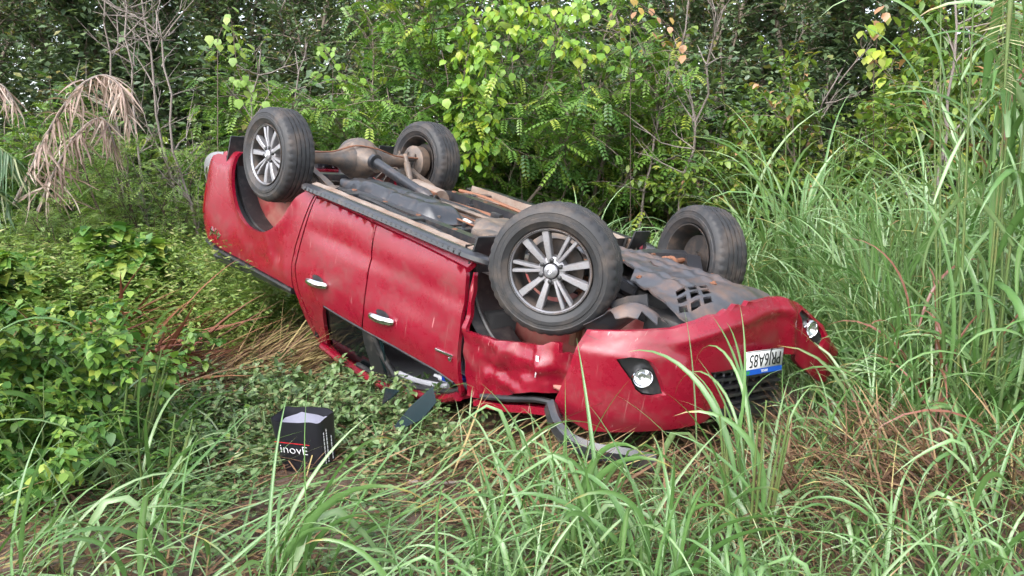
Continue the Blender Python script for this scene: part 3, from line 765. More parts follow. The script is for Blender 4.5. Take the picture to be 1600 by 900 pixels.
# centre grille above the bumper
q = TMB()
def gpt(s, z, d=0):
    x, y, nx, ny = plan(s); return Vector((x + nx * d, y + ny * d, z))
gs = np.linspace(.93, 1.72, 16)
for s0, s1 in zip(gs[:-1], gs[1:]): q.add([gpt(s0, .60, -.10), gpt(s1, .60, -.10), gpt(s1, .98, -.10), gpt(s0, .98, -.10)], [(0, 1, 2, 3)])
gr = q.build('grille', M['black'])
for k in range(5):
    z = .665 + k * .052
    pts = [gpt(s, z + .018 * (s - 1.1), -.045) for s in np.linspace(.97 + k * .03, 1.66, 12)]
    q = MB(); q.sweep(pts, [(-.022, -.009), (.022, -.006), (.022, .006), (-.022, .009)]); q.build('slat', M['charcoal'], gr)
for k in range(8):
    s0 = 1.03 + k * .08
    q = MB(); q.sweep([gpt(s0, .64, -.06), gpt(s0 + .02, .90, -.06)], [(-.006, -.012), (.006, -.012), (.006, .012), (-.006, .012)], upv=(1, 0, 0)); q.build('upright', M['black'], gr)
q = TMB(); q.sweep([gpt(s, .915 + .02 * math.sin(s * 5), -.05) for s in np.linspace(.62, 1.72, 18)], [(-.05, -.02), (.03, -.018), (.045, .0), (.03, .03), (-.05, .03)]); q.build('grille_surround', M['charcoal'])
q = TMB(); q.sweep([gpt(s, .955, -.02) for s in np.linspace(.70, 1.25, 10)], [(-.01, -.009), (.008, -.009), (.010, .009), (-.01, .009)]); q.build('grille_chrome_strip', M['chrome'])
q = TMB(); q.box((.62, .05, .78), (.20, 1.35, .42), bevel=.05); q.build('radiator_support', M['interior'])
for s in (1, -1):
    q = TMB(); q.box((.52, s * .66, .93), (.30, .34, .16), Matrix.Rotation(R_(-18 * s), 3, 'Z'), bevel=.05); q.build('headlamp', M['shard'])
# ---- number plate, upside down with the truck
pc = Vector((1.028, .053, .599))
PF = frame4(pc, (-.051, .998, -.034), (.177, .043, .983))     # text runs towards +y, upright in the truck frame
q = TMB()
def plate_pts(x0, x1, y0, y1, zz): return [PF @ Vector((x, y, zz)) for x, y in ((x0, y0), (x1, y0), (x1, y1), (x0, y1))]
a = plate_pts(-.20, .20, -.067, .067, 0); b = plate_pts(-.20, .20, -.067, .067, .006)
q.add(a + b, [(0, 1, 2, 3), (4, 5, 6, 7), (0, 1, 5, 4), (1, 2, 6, 5), (2, 3, 7, 6), (3, 0, 4, 7)])
plate = q.build('licence_plate', M['white_plate'])
q = MB(); q.add(plate_pts(-.197, .197, .034, .065, .0075), [(0, 1, 2, 3)]); q.build('blue_band', M['blue_plate'], plate)
mobj('lettering', text_mesh('PRJ6A85', .105, .001, M['ink'], PF @ Matrix.Translation((0, -.017, .0085)), spacing=1.0, sx=.93), plate)
mobj('lettering', text_mesh('BRASIL', .022, .0005, M['white_plate'], PF @ Matrix.Translation((0, .049, .0085)), spacing=1.1), plate)
q = MB()
q.add(plate_pts(.155, .185, .040, .060, .0085), [(0, 1, 2, 3)]); q.build('flag_mark', simple('green_flag_mark', (.03, .30, .10), .4), plate)
q = MB()
for x0, x1, y0, y1 in ((-.2, .2, -.067, -.063), (-.2, -.196, -.067, .067), (.196, .2, -.067, .067), (-.2, .2, .063, .067)): q.add(plate_pts(x0, x1, y0, y1, .0072), [(0, 1, 2, 3)])
q.build('plate_border', M['ink'], plate)

# ---- wheels
def tread(i, k, y, r):
    if r > .362 and abs(y) > .068: r -= .0065 * (k % 3 == 0)
    elif .28 < r < .31: y += math.copysign(.0022, y) * (k % 2)
    elif r > .372: r -= .004 * ((k + (2 if y > 0 else 0)) % 5 == 0)
    return y, r
half = [(.098, .246), (.112, .252), (.124, .272), (.129, .282), (.133, .286), (.132, .306), (.128, .310), (.127, .330), (.129, .334), (.121, .350), (.112, .364), (.100, .373), (.080, .3775), (.062, .379), (.060, .371), (.052, .371), (.050, .380), (.026, .381), (.024, .372), (.014, .372), (.012, .3815)]
tp = half + [(-y, r) for y, r in half[::-1]]
q = MB(); q.lathe(tp, 120, fn=tread)
for rr in (.285, .336):                                   # raised bead lines on the sidewall
    pass
tyre_me = q.mesh('tyre', M['rubber'], auto=28)
q = MB(); q.lathe([(.118, .238), (.120, .246), (.112, .248), (.10, .244), (.09, .228), (.02, .222), (-.09, .226), (-.105, .240), (-.118, .246), (-.118, .238), (-.09, .218), (.0, .205), (.06, .214), (.095, .226)], 60, closed=True); barrel_me = q.mesh('rim', M['barrel'])
q = MB(); q.lathe([(.086, .226), (.100, .229), (.112, .233), (.119, .241), (.116, .247)], 60); lip_me = q.mesh('rim_lip', M['alloy'])
def spoke_mesh(w0, w1, r0, r1, y0, y1):
    q = MB()
    d = .045
    V = []
    for r, w, y in ((r0, w0, y0), ((r0 + r1) / 2, (w0 + w1) / 2, (y0 + y1) / 2 + .006), (r1, w1, y1)):
        V += [(r, y - d, -w / 2 * 1.1), (r, y - .005, -w / 2), (r, y, -w / 2 + .004), (r, y, w / 2 - .004), (r, y - .005, w / 2), (r, y - d, w / 2 * 1.1)]
    F = []
    for i in range(2):
        for k in range(5): F.append((6 * i + k, 6 * i + k + 1, 6 * i + 7 + k, 6 * i + 6 + k))
    return q.add(V, F).mesh('spoke', M['alloy'], auto=25)
sp_b = spoke_mesh(.029, .043, .052, .230, .088, .098)
sp_t = spoke_mesh(.018, .022, .062, .230, .086, .097)
q = MB(); q.lathe([(.02, .085), (.072, .080), (.084, .066), (.086, .05), (.060, .046)], 36); hub_me = q.mesh('hub', M['alloy'])
q = MB(); q.lathe([(.05, .04), (.088, .042), (.098, .040), (.104, .033), (.108, .015), (.109, .0005)], 32); cap_me = q.mesh('hub_cap', M['alloy'])
q = MB()
for rx, rz_, cz in ((.017, .012, 0), (.0065, .012, 0), (.011, .005, .006)):
    q.tube([(rx * math.cos(a), .1085, cz + rz_ * math.sin(a)) for a in np.linspace(0, 2 * math.pi, 21)], .0014, 4, cap=False)
logo_me = q.mesh('cap_emblem', M['chrome'])
q = MB(); q.lathe([(.07, .013), (.096, .013), (.098, .011), (.100, .004), (.100, .0003)], 10); nut_me = q.mesh('lug_nut', M['black'])
q = MB(); q.lathe([(.0, .02), (.002, .17), (-.02, .172), (-.022, .02)], 40); q.lathe([(.05, .001), (.03, .055), (-.06, .06), (-.062, .001)], 20); disc_me = q.mesh('brake_disc', M['barrel'])
q = MB(); q.lathe([(.02, .03), (.018, .214)], 40); back_me = q.mesh('spoke_shadow_plate', M['alloy_dark'])
def wheel(c, steer, s, spin, camber=0):
    w = empty('wheel', c, truck); tput(w)
    w.rotation_euler = (camber, 0, steer + (0 if s > 0 else math.pi))
    ty = mobj('tyre', tyre_me, w); rm = mobj('rim', barrel_me, w); ty.rotation_euler.y = spin
    mobj('rim_lip', lip_me, w); mobj('hub', hub_me, w); cap = mobj('hub_cap', cap_me, w); mobj('brake_disc', disc_me, w)
    cap.rotation_euler.y = -spin
    for k in range(3):
        for da, me in ((-17, sp_b), (17, sp_b), (60 - 6.5, sp_t), (60 + 6.5, sp_t)):
            o = mobj('spoke', me, w); o.rotation_euler.y = spin + R_(120 * k + da)
    for k in range(6):
        a = spin + R_(60 * k + 30)
        o = mobj('lug_nut', nut_me, w); o.location = (.062 * math.cos(a), 0, -.062 * math.sin(a))
    o = mobj('cap_emblem', logo_me, w); o.rotation_euler.y = spin + R_(40)
    return w
wheel((0, .77, .3216), R_(-25.8), 1, R_(6))
wheel((-3.085, .775, .2859), 0, 1, R_(48))
wheel((0, -.77, .3394), R_(21.0), -1, 0)
wheel((-3.085, -.775, .2859), 0, -1, R_(20))
# ================================================================ plants
CF, CT, CH = 1312.25, R_(8.5), 1.65
def PX(u, Y, z=0.):
    """x of a thing that stands Y metres ahead at height z and u across the frame"""
    return (u - 800) / CF * (Y * math.cos(CT) + (CH - z) * math.sin(CT))
def PZ(v, Y):
    """height seen at row v, Y metres ahead"""
    k = (v - 450) / CF
    return CH - Y * (k * math.cos(CT) + math.sin(CT)) / (math.cos(CT) - k * math.sin(CT))
def ground_z(x, y):
    x = np.asarray(x, float); y = np.asarray(y, float)
    z = .045 * np.sin(x * 1.3 + .5) * np.cos(y * .9) + .03 * np.sin(x * 2.9 + y * 2.1) + .012 * np.sin(x * 7.1 - y * 5.3)
    z += .25 * np.clip((y - 9) / 12, 0, 1) ** 2 * 2 + .20 * np.clip((-x - 3.5) / 4, 0, 1)
    z += .12 * np.exp(-((x - 2.0) / .7) ** 2 - ((y - 3.9) / .6) ** 2)      # matted dead tussock
    return z - .02

def leaf_mat(name, stops, trans=.3, rough=.40, spec=.6):
    m, nt, b, out = new_mat(name)
    at = nt.nodes.new('ShaderNodeAttribute'); at.attribute_name = 'tint'
    c = ramp(nt, at.outputs['Fac'], stops)
    n = noise(nt, 35, 2, .6)
    c = mixc(nt, math_(nt, 'MULTIPLY', n, .45), c, mixc(nt, 1., c, (.62, .62, .55), 'MULTIPLY'))
    nt.links.new(c, b.inputs['Base Color'])
    b.inputs['Roughness'].default_value = rough
    b.inputs['Specular IOR Level'].default_value = spec
    tr = nt.nodes.new('ShaderNodeBsdfTranslucent')
    nt.links.new(mixc(nt, 1., c, (1., 1.05, .55), 'MULTIPLY'), tr.inputs['Color'])
    mx = nt.nodes.new('ShaderNodeMixShader'); mx.inputs[0].default_value = trans
    nt.links.new(b.outputs[0], mx.inputs[1]); nt.links.new(tr.outputs[0], mx.inputs[2])
    nt.links.new(mx.outputs[0], out.inputs['Surface'])
    return m
L = {}
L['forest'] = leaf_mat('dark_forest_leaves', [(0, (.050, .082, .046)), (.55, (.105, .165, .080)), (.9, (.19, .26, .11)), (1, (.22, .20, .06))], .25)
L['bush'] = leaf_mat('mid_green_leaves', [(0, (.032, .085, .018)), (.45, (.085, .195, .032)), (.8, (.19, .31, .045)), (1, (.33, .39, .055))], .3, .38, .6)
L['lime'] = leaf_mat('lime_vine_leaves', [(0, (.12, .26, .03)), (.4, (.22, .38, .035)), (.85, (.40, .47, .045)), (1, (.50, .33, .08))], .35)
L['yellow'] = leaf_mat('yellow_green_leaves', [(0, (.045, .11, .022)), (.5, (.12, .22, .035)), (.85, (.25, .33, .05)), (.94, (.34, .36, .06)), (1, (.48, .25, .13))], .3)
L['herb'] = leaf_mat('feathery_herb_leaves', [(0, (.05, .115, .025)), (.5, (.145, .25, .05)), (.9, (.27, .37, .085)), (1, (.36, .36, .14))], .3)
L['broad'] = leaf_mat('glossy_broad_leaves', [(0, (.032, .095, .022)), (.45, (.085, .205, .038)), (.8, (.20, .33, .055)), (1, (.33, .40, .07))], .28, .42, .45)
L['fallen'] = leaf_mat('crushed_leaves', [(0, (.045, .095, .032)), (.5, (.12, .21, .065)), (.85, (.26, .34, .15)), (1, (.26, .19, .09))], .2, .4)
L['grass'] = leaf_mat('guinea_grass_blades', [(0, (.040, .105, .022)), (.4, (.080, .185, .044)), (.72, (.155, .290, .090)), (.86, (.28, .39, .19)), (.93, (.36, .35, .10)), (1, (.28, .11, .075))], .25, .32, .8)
L['straw'] = leaf_mat('dead_grass', [(0, (.075, .040, .027)), (.4, (.19, .105, .062)), (.75, (.34, .23, .12)), (1, (.46, .42, .16))], .15, .6, .25)
L['deadpalm'] = leaf_mat('dead_palm_leaf', [(0, (.20, .13, .11)), (.5, (.40, .29, .245)), (1, (.60, .50, .43))], .15, .6, .25)
L['redleaf'] = leaf_mat('red_brown_dead_leaf', [(0, (.07, .022, .018)), (.5, (.16, .055, .035)), (1, (.30, .15, .07))], .15, .6, .25)
L['palm'] = leaf_mat('palm_leaf', [(0, (.035, .09, .03)), (.6, (.10, .19, .07)), (1, (.33, .36, .20))], .25, .35)
L['palepalm'] = leaf_mat('pale_palm_leaf', [(0, (.20, .22, .10)), (.5, (.34, .34, .17)), (1, (.46, .44, .26))], .25, .45)
M['bark'] = simple('grey_brown_bark', (.15, .115, .085), .85, dirt=(.24, .21, .17), dirt_amt=.5, scale=12, bmp=.4)
M['twig'] = simple('pale_dead_twig', (.21, .175, .155), .8, dirt=(.13, .09, .07), dirt_amt=.4, scale=15)
M['darktwig'] = simple('wet_dark_twig', (.085, .055, .042), .7)
M['stem'] = simple('green_stem', (.10, .16, .04), .6, dirt=(.18, .14, .05), dirt_amt=.4)

# leaf outlines: x along the blade, y across, z up
T_far = (np.array([(0, 0, 0), (.45, .27, .04), (1, 0, -.10), (.45, -.27, .04)]), np.array([(0, 1, 2), (0, 2, 3)]))
T_ovate = (np.array([(0, 0, 0), (.28, .26, .05), (.30, 0, 0), (.28, -.26, .05), (.68, .20, .0), (.70, 0, -.05), (.68, -.20, .0), (1, 0, -.17)]),
           np.array([(0, 2, 1), (0, 3, 2), (1, 2, 5), (1, 5, 4), (2, 3, 6), (2, 6, 5), (4, 5, 7), (5, 6, 7)]))
T_round = (np.array([(0, 0, 0), (.10, .32, .02), (.30, 0, .02), (.10, -.32, .02), (.50, .44, -.04), (.55, 0, -.02), (.50, -.44, -.04), (1, 0, -.22)]), T_ovate[1])
T_thin = (np.array([(0, 0, 0), (.4, .12, .02), (1, 0, -.08), (.4, -.12, .02)]), np.array([(0, 1, 2), (0, 2, 3)]))

def nrm(a): return a / np.maximum(np.linalg.norm(a, axis=-1, keepdims=True), 1e-9)
def frames(d, up):
    d = nrm(d); y = nrm(np.cross(up, d)); z = np.cross(d, y)
    return np.stack([d, y, z], axis=-1)
def scatter(tpl, pos, d, up, size, tint, wid=1.0):
    V0, F0 = tpl
    V0 = V0 * np.array([1, wid, 1])
    Fr = frames(d, up)
    V = np.einsum('nij,kj->nki', Fr, V0) * size[:, None, None] + pos[:, None, :]
    n, k = len(pos), len(V0)
    F = F0[None] + (np.arange(n) * k)[:, None, None]
    return V.reshape(-1, 3), F.reshape(-1, F0.shape[1]), np.repeat(np.clip(tint, 0, 1), k)
def join(parts):
    V, F, T = [], [], []; b = 0
    for v, f, t in parts: V.append(v); F.append(f + b); T.append(t); b += len(v)
    return np.concatenate(V), np.concatenate(F), np.concatenate(T)

def rdir(rng, n, zlo=-1., zhi=1.):
    a = rng.uniform(0, 2 * np.pi, n); z = rng.uniform(zlo, zhi, n); r = np.sqrt(np.maximum(0, 1 - z * z))
    return np.stack([r * np.cos(a), r * np.sin(a), z], -1)

def tubes(paths, radii, n=5):
    """many limbs -> one quad mesh"""
    V, F = [], []; b = 0
    for P, r in zip(paths, radii):
        P = np.asarray(P); m = len(P)
        t = np.gradient(P, axis=0); t = nrm(t)
        ref = np.where(np.abs(t[:, 2:3]) > .9, np.array([[1., 0, 0]]), np.array([[0, 0, 1.]]))
        nx = nrm(np.cross(t, ref)); ny = np.cross(t, nx)
        a = np.arange(n) * 2 * np.pi / n
        ring = P[:, None] + (nx[:, None] * np.cos(a)[None, :, None] + ny[:, None] * np.sin(a)[None, :, None]) * np.asarray(r)[:, None, None]
        V.append(ring.reshape(-1, 3))
        i = np.arange(m - 1)[:, None] * n; k = np.arange(n)[None]
        F.append(np.stack([i + k, i + (k + 1) % n, i + n + (k + 1) % n, i + n + k], -1).reshape(-1, 4) + b)
        b += m * n
    return np.concatenate(V), np.concatenate(F)

def plant(seed, H, R, nstem, ntwig, per, size, tpl, twig=.5, lean=.5, low=.25, pinnate=0, droop=.35, base=.15, tint=(.5, .22), r0=.03, shell=.6, wid=1.0, jit=.35, flat=1.0):
    """woody plant about its base: returns limb mesh arrays and leaf mesh arrays"""
    rng = np.random.default_rng(seed)
    paths, radii = [], []
    stems = []
    for i in range(nstem):
        a = rng.uniform(0, 2 * np.pi); rr = R * rng.uniform(.15, 1) ** .7 * lean * 2
        hh = H * rng.uniform(.65, 1.0) * (1 - .35 * min(1, rr / R) ** 2)
        b0 = np.array([rng.normal(0, base * R), rng.normal(0, base * R), -.05])
        e = np.array([math.cos(a) * min(rr, R), math.sin(a) * min(rr, R) * flat, hh])
        mid = b0 * .6 + e * .4 + np.array([rng.normal(0, .08 * R), rng.normal(0, .08 * R), H * .10])
        t = np.linspace(0, 1, 9)[:, None]
        P = (1 - t) ** 2 * b0 + 2 * t * (1 - t) * mid + t ** 2 * e + rng.normal(0, .012 * H, (9, 3)) * t
        stems.append(P); paths.append(P); radii.append(r0 * np.linspace(1, .25, 9) * rng.uniform(.7, 1.1))
    S = np.array(stems)
    si = rng.integers(0, nstem, ntwig); tt = low + (1 - low) * rng.uniform(0, 1, ntwig) ** shell
    k = np.minimum((tt * 8).astype(int), 7); fr = (tt * 8 - k)[:, None]
    st = S[si, k] * (1 - fr) + S[si, k + 1] * fr
    out = nrm(st * np.array([1, 1, .35]) + rng.normal(0, .3, (ntwig, 3)) * R)
    d = nrm(out * .9 + rdir(rng, ntwig, -.3, .9) * .8)
    ln = twig * R * rng.uniform(.45, 1.2, ntwig)
    en = st + d * ln[:, None] - np.array([0, 0, 1.]) * (ln * droop * .5)[:, None]
    md = st + d * (ln * .5)[:, None] + np.array([0, 0, 1.]) * (ln * .04)[:, None]
    for i in range(0, ntwig, 1 if ntwig < 500 else 2):
        t = np.linspace(0, 1, 4)[:, None]
        paths.append((1 - t) ** 2 * st[i] + 2 * t * (1 - t) * md[i] + t ** 2 * en[i]); radii.append(r0 * .22 * np.array([1, .8, .55, .3]))
    bias = rng.normal(0, .12, ntwig)
    u = np.tile((np.arange(per) + .6) / per, (ntwig, 1)) + rng.uniform(-.3, .3, (ntwig, per)) / per
    w = u[..., None]
    pos = (1 - w) ** 2 * st[:, None] + 2 * w * (1 - w) * md[:, None] + w ** 2 * en[:, None]
    dd = nrm(2 * (1 - w) * (md - st)[:, None] + 2 * w * (en - md)[:, None])
    sgn = np.where(np.arange(per) % 2 == 0, 1., -1.)[None, :, None]
    up = np.array([0, 0, 1.]) + rng.normal(0, .25, dd.shape)
    sd = nrm(np.cross(up, dd)) * sgn
    ld = nrm(dd * .55 + sd * .85 + rng.normal(0, jit, dd.shape) - np.array([0, 0, droop]))
    pos, ld, up = pos.reshape(-1, 3), ld.reshape(-1, 3), up.reshape(-1, 3)
    n = len(pos)
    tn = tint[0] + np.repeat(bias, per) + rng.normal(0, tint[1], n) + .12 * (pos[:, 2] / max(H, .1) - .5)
    sz = size * rng.uniform(.6, 1.25, n)
    if pinnate:
        q = pinnate
        L_ = sz * 3.2
        ww = (np.arange(q) + .7) / q
        side = nrm(np.cross(up, ld)); upn = np.cross(ld, side)
        pp, pd, pu, ps, pt = [], [], [], [], []
        for j, x in enumerate(ww):
            c = pos + ld * (L_ * x)[:, None] - np.array([0, 0, 1.]) * (L_ * .30 * x * x)[:, None]
            for s in (1, -1):
                pp.append(c); pd.append(ld * .45 + side * s * .9 - np.array([0, 0, .22])); pu.append(upn); ps.append(sz * (1.05 - .5 * abs(x - .5))); pt.append(tn)
        pos, ld, up, sz, tn = map(np.concatenate, (pp, pd, pu, ps, pt))
    return tubes(paths, radii), scatter(tpl, pos, ld, up, sz, tn, wid)

def plant_meshes(name, lmat, bmat, **k):
    (tv, tf), (lv, lf, lt) = plant(**k)
    return np_mesh(name + '_limbs', tv, tf, bmat), np_mesh(name + '_leaves', lv, lf, lmat, lt)
def put_plant(name, meshes, x, y, rz=0, sc=1.0, label='', cat='shrub', group=None, z=None, tall=1.0, parts=('branches', 'foliage'), tilt=(0, 0)):
    o = empty(name, (x, y, float(ground_z(x, y)) if z is None else z)); o.rotation_euler = (tilt[0], tilt[1], rz); o.scale = (sc, sc, sc * tall)
    for nm, me in zip(parts, meshes): mobj(nm, me, o)
    return tag(o, label, cat, group)

# ---------------------------------------------------------------- ground
def build_ground():
    xs = np.r_[np.linspace(-70, -9, 24), np.linspace(-8.7, 8.7, 140), np.linspace(9, 70, 24)]
    ys = np.r_[np.linspace(-12, .5, 10), np.linspace(.7, 14, 120), np.linspace(14.5, 110, 30)]
    X, Y = np.meshgrid(xs, ys, indexing='ij')
    Z = ground_z(X, Y)
    V = np.stack([X, Y, Z], -1).reshape(-1, 3)
    ny = len(ys); i = np.arange(len(xs) - 1)[:, None] * ny; k = np.arange(ny - 1)[None]
    F = np.stack([i + k, i + ny + k, i + ny + k + 1, i + k + 1], -1).reshape(-1, 4)
    m, nt, b, _ = new_mat('muddy_soil')
    n1 = noise(nt, 1.6, 6, .65); n2 = noise(nt, 14, 6, .7); n3 = noise(nt, 60, 4, .7)
    c = mixc(nt, ramp(nt, n1, [(.35, (0, 0, 0)), (.65, (1, 1, 1))]), (.085, .055, .040), (.150, .098, .070))
    c = mixc(nt, ramp(nt, n2, [(.50, (0, 0, 0)), (.68, (.8, .8, .8))]), c, (.055, .040, .028))
    c = mixc(nt, ramp(nt, n3, [(.58, (0, 0, 0)), (.70, (.7, .7, .7))]), c, (.19, .145, .10))
    nt.links.new(c, b.inputs['Base Color'])
    nt.links.new(ramp(nt, n1, [(.3, (.45, .45, .45)), (.7, (.85, .85, .85))]), b.inputs['Roughness'])
    bump(nt, b, n2, .6, .03)
    tag(mobj('ground', np_mesh('ground', V, F, m)), kind='structure')
build_ground()

# ---------------------------------------------------------------- forest wall
rng = np.random.default_rng(11)
TREES = []
for i in range(5):
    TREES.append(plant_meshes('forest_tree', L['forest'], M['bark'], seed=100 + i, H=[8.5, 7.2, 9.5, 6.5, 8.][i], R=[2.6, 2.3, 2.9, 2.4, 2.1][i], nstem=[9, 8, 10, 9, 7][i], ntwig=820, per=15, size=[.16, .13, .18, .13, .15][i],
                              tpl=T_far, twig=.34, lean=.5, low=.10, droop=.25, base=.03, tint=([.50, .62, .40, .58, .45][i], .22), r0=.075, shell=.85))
spots = []
for row, (Y0, n, sp) in enumerate(((14.6, 9, 3.1), (17.6, 10, 3.4), (21.5, 11, 3.9))):
    for k in range(n):
        x = (k - (n - 1) / 2) * sp + rng.normal(0, .55)
        spots.append((x, Y0 + rng.normal(0, .8) + (.6 if abs(x) < 5 and row == 0 else 0), rng.integers(0, 5), rng.uniform(.85, 1.15)))
MARKS = [(-150, 'beyond the left edge palm'), (80, 'above the dead palm frond'), (210, 'above the bare saplings'), (370, 'above the near rear wheel'), (480, 'above the rear axle'), (620, 'above the far rear wheel'), (760, 'above the truck floor'), (860, 'above the near front wheel'), (980, 'above the undertray'), (1060, 'above the far front wheel'), (1160, 'above the number plate'), (1280, 'above the far fog lamp'), (1400, 'above the tallest grass'), (1530, 'above the pale palm frond'), (1680, 'beyond the right edge grass')]
seen = {}
for x, y, k, sc in spots:
    u = 800 + CF * x / (y * math.cos(CT))
    if u < -330 or u > 1930: continue
    row = 'front row' if y < 16.4 else 'second row' if y < 19.6 else 'back row'
    lab = '%s %s forest tree %s' % (row, ['rounded', 'low spreading', 'tall large-leaved', 'dense', 'slender'][k], [m for q, m in MARKS if q <= max(u, -150)][-1])
    seen[lab] = seen.get(lab, 0) + 1
    if seen[lab] > 1: lab += ', the right-hand one'
    put_plant('forest_tree', TREES[k], x, y, rng.uniform(0, 6.28), sc, lab, 'tree', 'trees of the forest wall', parts=('trunk', 'crown'))

def leaf_mass(name, label, n, xr, yr, zr, size, mat, seed, tint, clump=.5, cat='forest'):
    g = np.random.default_rng(seed); m = n // 40
    c = np.stack([g.uniform(*xr, m), g.uniform(*yr, m), np.zeros(m)], -1); c[:, 2] = ground_z(c[:, 0], c[:, 1]) + g.uniform(zr[0], zr[1], m)
    pos = np.repeat(c, 40, 0) + g.normal(0, clump, (m * 40, 3)) * np.array([1, 1, .6]); k = m * 40
    pos[:, 2] = np.maximum(pos[:, 2], ground_z(pos[:, 0], pos[:, 1]) + .05)
    V, F, T = scatter(T_far, pos, rdir(g, k, -.6, .4), np.array([0, 0, 1.]) + g.normal(0, .4, (k, 3)), size * g.uniform(.6, 1.3, k), tint + g.normal(0, .18, k) + np.repeat(g.normal(0, .15, m), 40))
    return tag(mobj(name, np_mesh(name, V, F, mat, T)), label, cat, kind='stuff')
leaf_mass('far_forest', 'mass of dark forest leaves far behind the trees', 110000, (-30, 30), (24, 32), (0, 14), .38, L['forest'], 71, .4, 1.0)
leaf_mass('forest_undergrowth', 'dark leafy undergrowth at the foot of the forest', 64000, (-13, 13), (12.6, 18), (0, 3.2), .15, L['forest'], 72, .55, .45)

# bare trunks and lianas that show between the crowns
def poles(name, label, cat, group, pts, r, mat, H):
    for i, (u, Y, dx, h) in enumerate(pts):
        g = np.random.default_rng(i + 77)
        x = PX(u, Y); t = np.linspace(0, 1, 12)[:, None]
        P = np.array([0, 0, 0]) + t * np.array([dx, g.normal(0, .2), h]) + np.cumsum(g.normal(0, .02 * H, (12, 3)), 0) * t * np.array([1, 1, .2])
        paths, radii = [P], [r * np.linspace(1, .4, 12)]
        for k in range(15):
            j = g.integers(3, 11); d = rdir(g, 1, .1, .9)[0]; ln = h * g.uniform(.08, .26)
            s = np.linspace(0, 1, 5)[:, None]
            Q = P[j] + d * ln * s + np.cumsum(g.normal(0, .03 * ln, (5, 3)), 0)
            paths.append(Q); radii.append(r * .45 * np.linspace(1, .3, 5))
            for q in range(2):
                d2 = nrm(d + rdir(g, 1, -.2, 1)[0] * .8); Q2 = Q[2 + q] + d2 * ln * .5 * s; paths.append(Q2); radii.append(r * .22 * np.linspace(1, .4, 5))
        v, f = tubes(paths, radii)
        o = mobj(name, np_mesh(name, v, f, mat), None, (x, Y, float(ground_z(x, Y))))
        tag(o, label[i] if isinstance(label, list) else label, cat, group)
poles('bare_sapling', ['thin leaning bare sapling left of the twig thicket above the dead palm', 'pale bare twiggy sapling rising beside the dead palm frond', 'tall forked bare sapling behind the feathery yellow shrub', 'bare grey sapling left of the raised rear wheel', 'dark bare sapling nearest the raised rear wheel', 'thin bare stem in the gap above the rear axle', 'leafless dark sapling right of the lime vine', 'bare forked sapling between the lime vine and the right bushes', 'leaning dark bare branch over the right bushes', 'bare sapling at the right edge behind tall grass'],
      'sapling', 'bare saplings behind the truck', [(205, 10.6, -.25, 3.6), (262, 9.8, -.9, 3.8), (300, 10.2, -.6, 4.2), (335, 9.6, -.5, 3.4), (372, 9.9, .1, 3.0), (455, 11.5, .2, 3.2), (985, 10.9, .5, 3.6), (1040, 10.6, .5, 3.3), (1110, 10.4, 1.7, 3.0), (1440, 8.6, -.1, 3.6)], .022, M['twig'], 3.5)

# ---------------------------------------------------------------- bushes behind the truck
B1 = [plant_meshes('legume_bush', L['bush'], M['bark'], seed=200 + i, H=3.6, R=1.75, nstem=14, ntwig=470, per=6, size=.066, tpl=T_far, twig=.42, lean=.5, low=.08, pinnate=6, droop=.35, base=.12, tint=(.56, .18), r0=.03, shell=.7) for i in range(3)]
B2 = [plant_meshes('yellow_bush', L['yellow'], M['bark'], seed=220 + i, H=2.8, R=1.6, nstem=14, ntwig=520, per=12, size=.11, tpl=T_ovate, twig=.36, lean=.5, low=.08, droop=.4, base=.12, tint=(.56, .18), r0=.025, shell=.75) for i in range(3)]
B3 = [plant_meshes('feathery_shrub', L['herb'], M['darktwig'], seed=240 + i, H=2.1, R=1.0, nstem=16, ntwig=300, per=8, size=.040, tpl=T_thin, twig=.45, lean=.45, low=.1, pinnate=6, droop=.3, base=.15, tint=(.6, .15), r0=.015, shell=.7, wid=1.4) for i in range(2)]
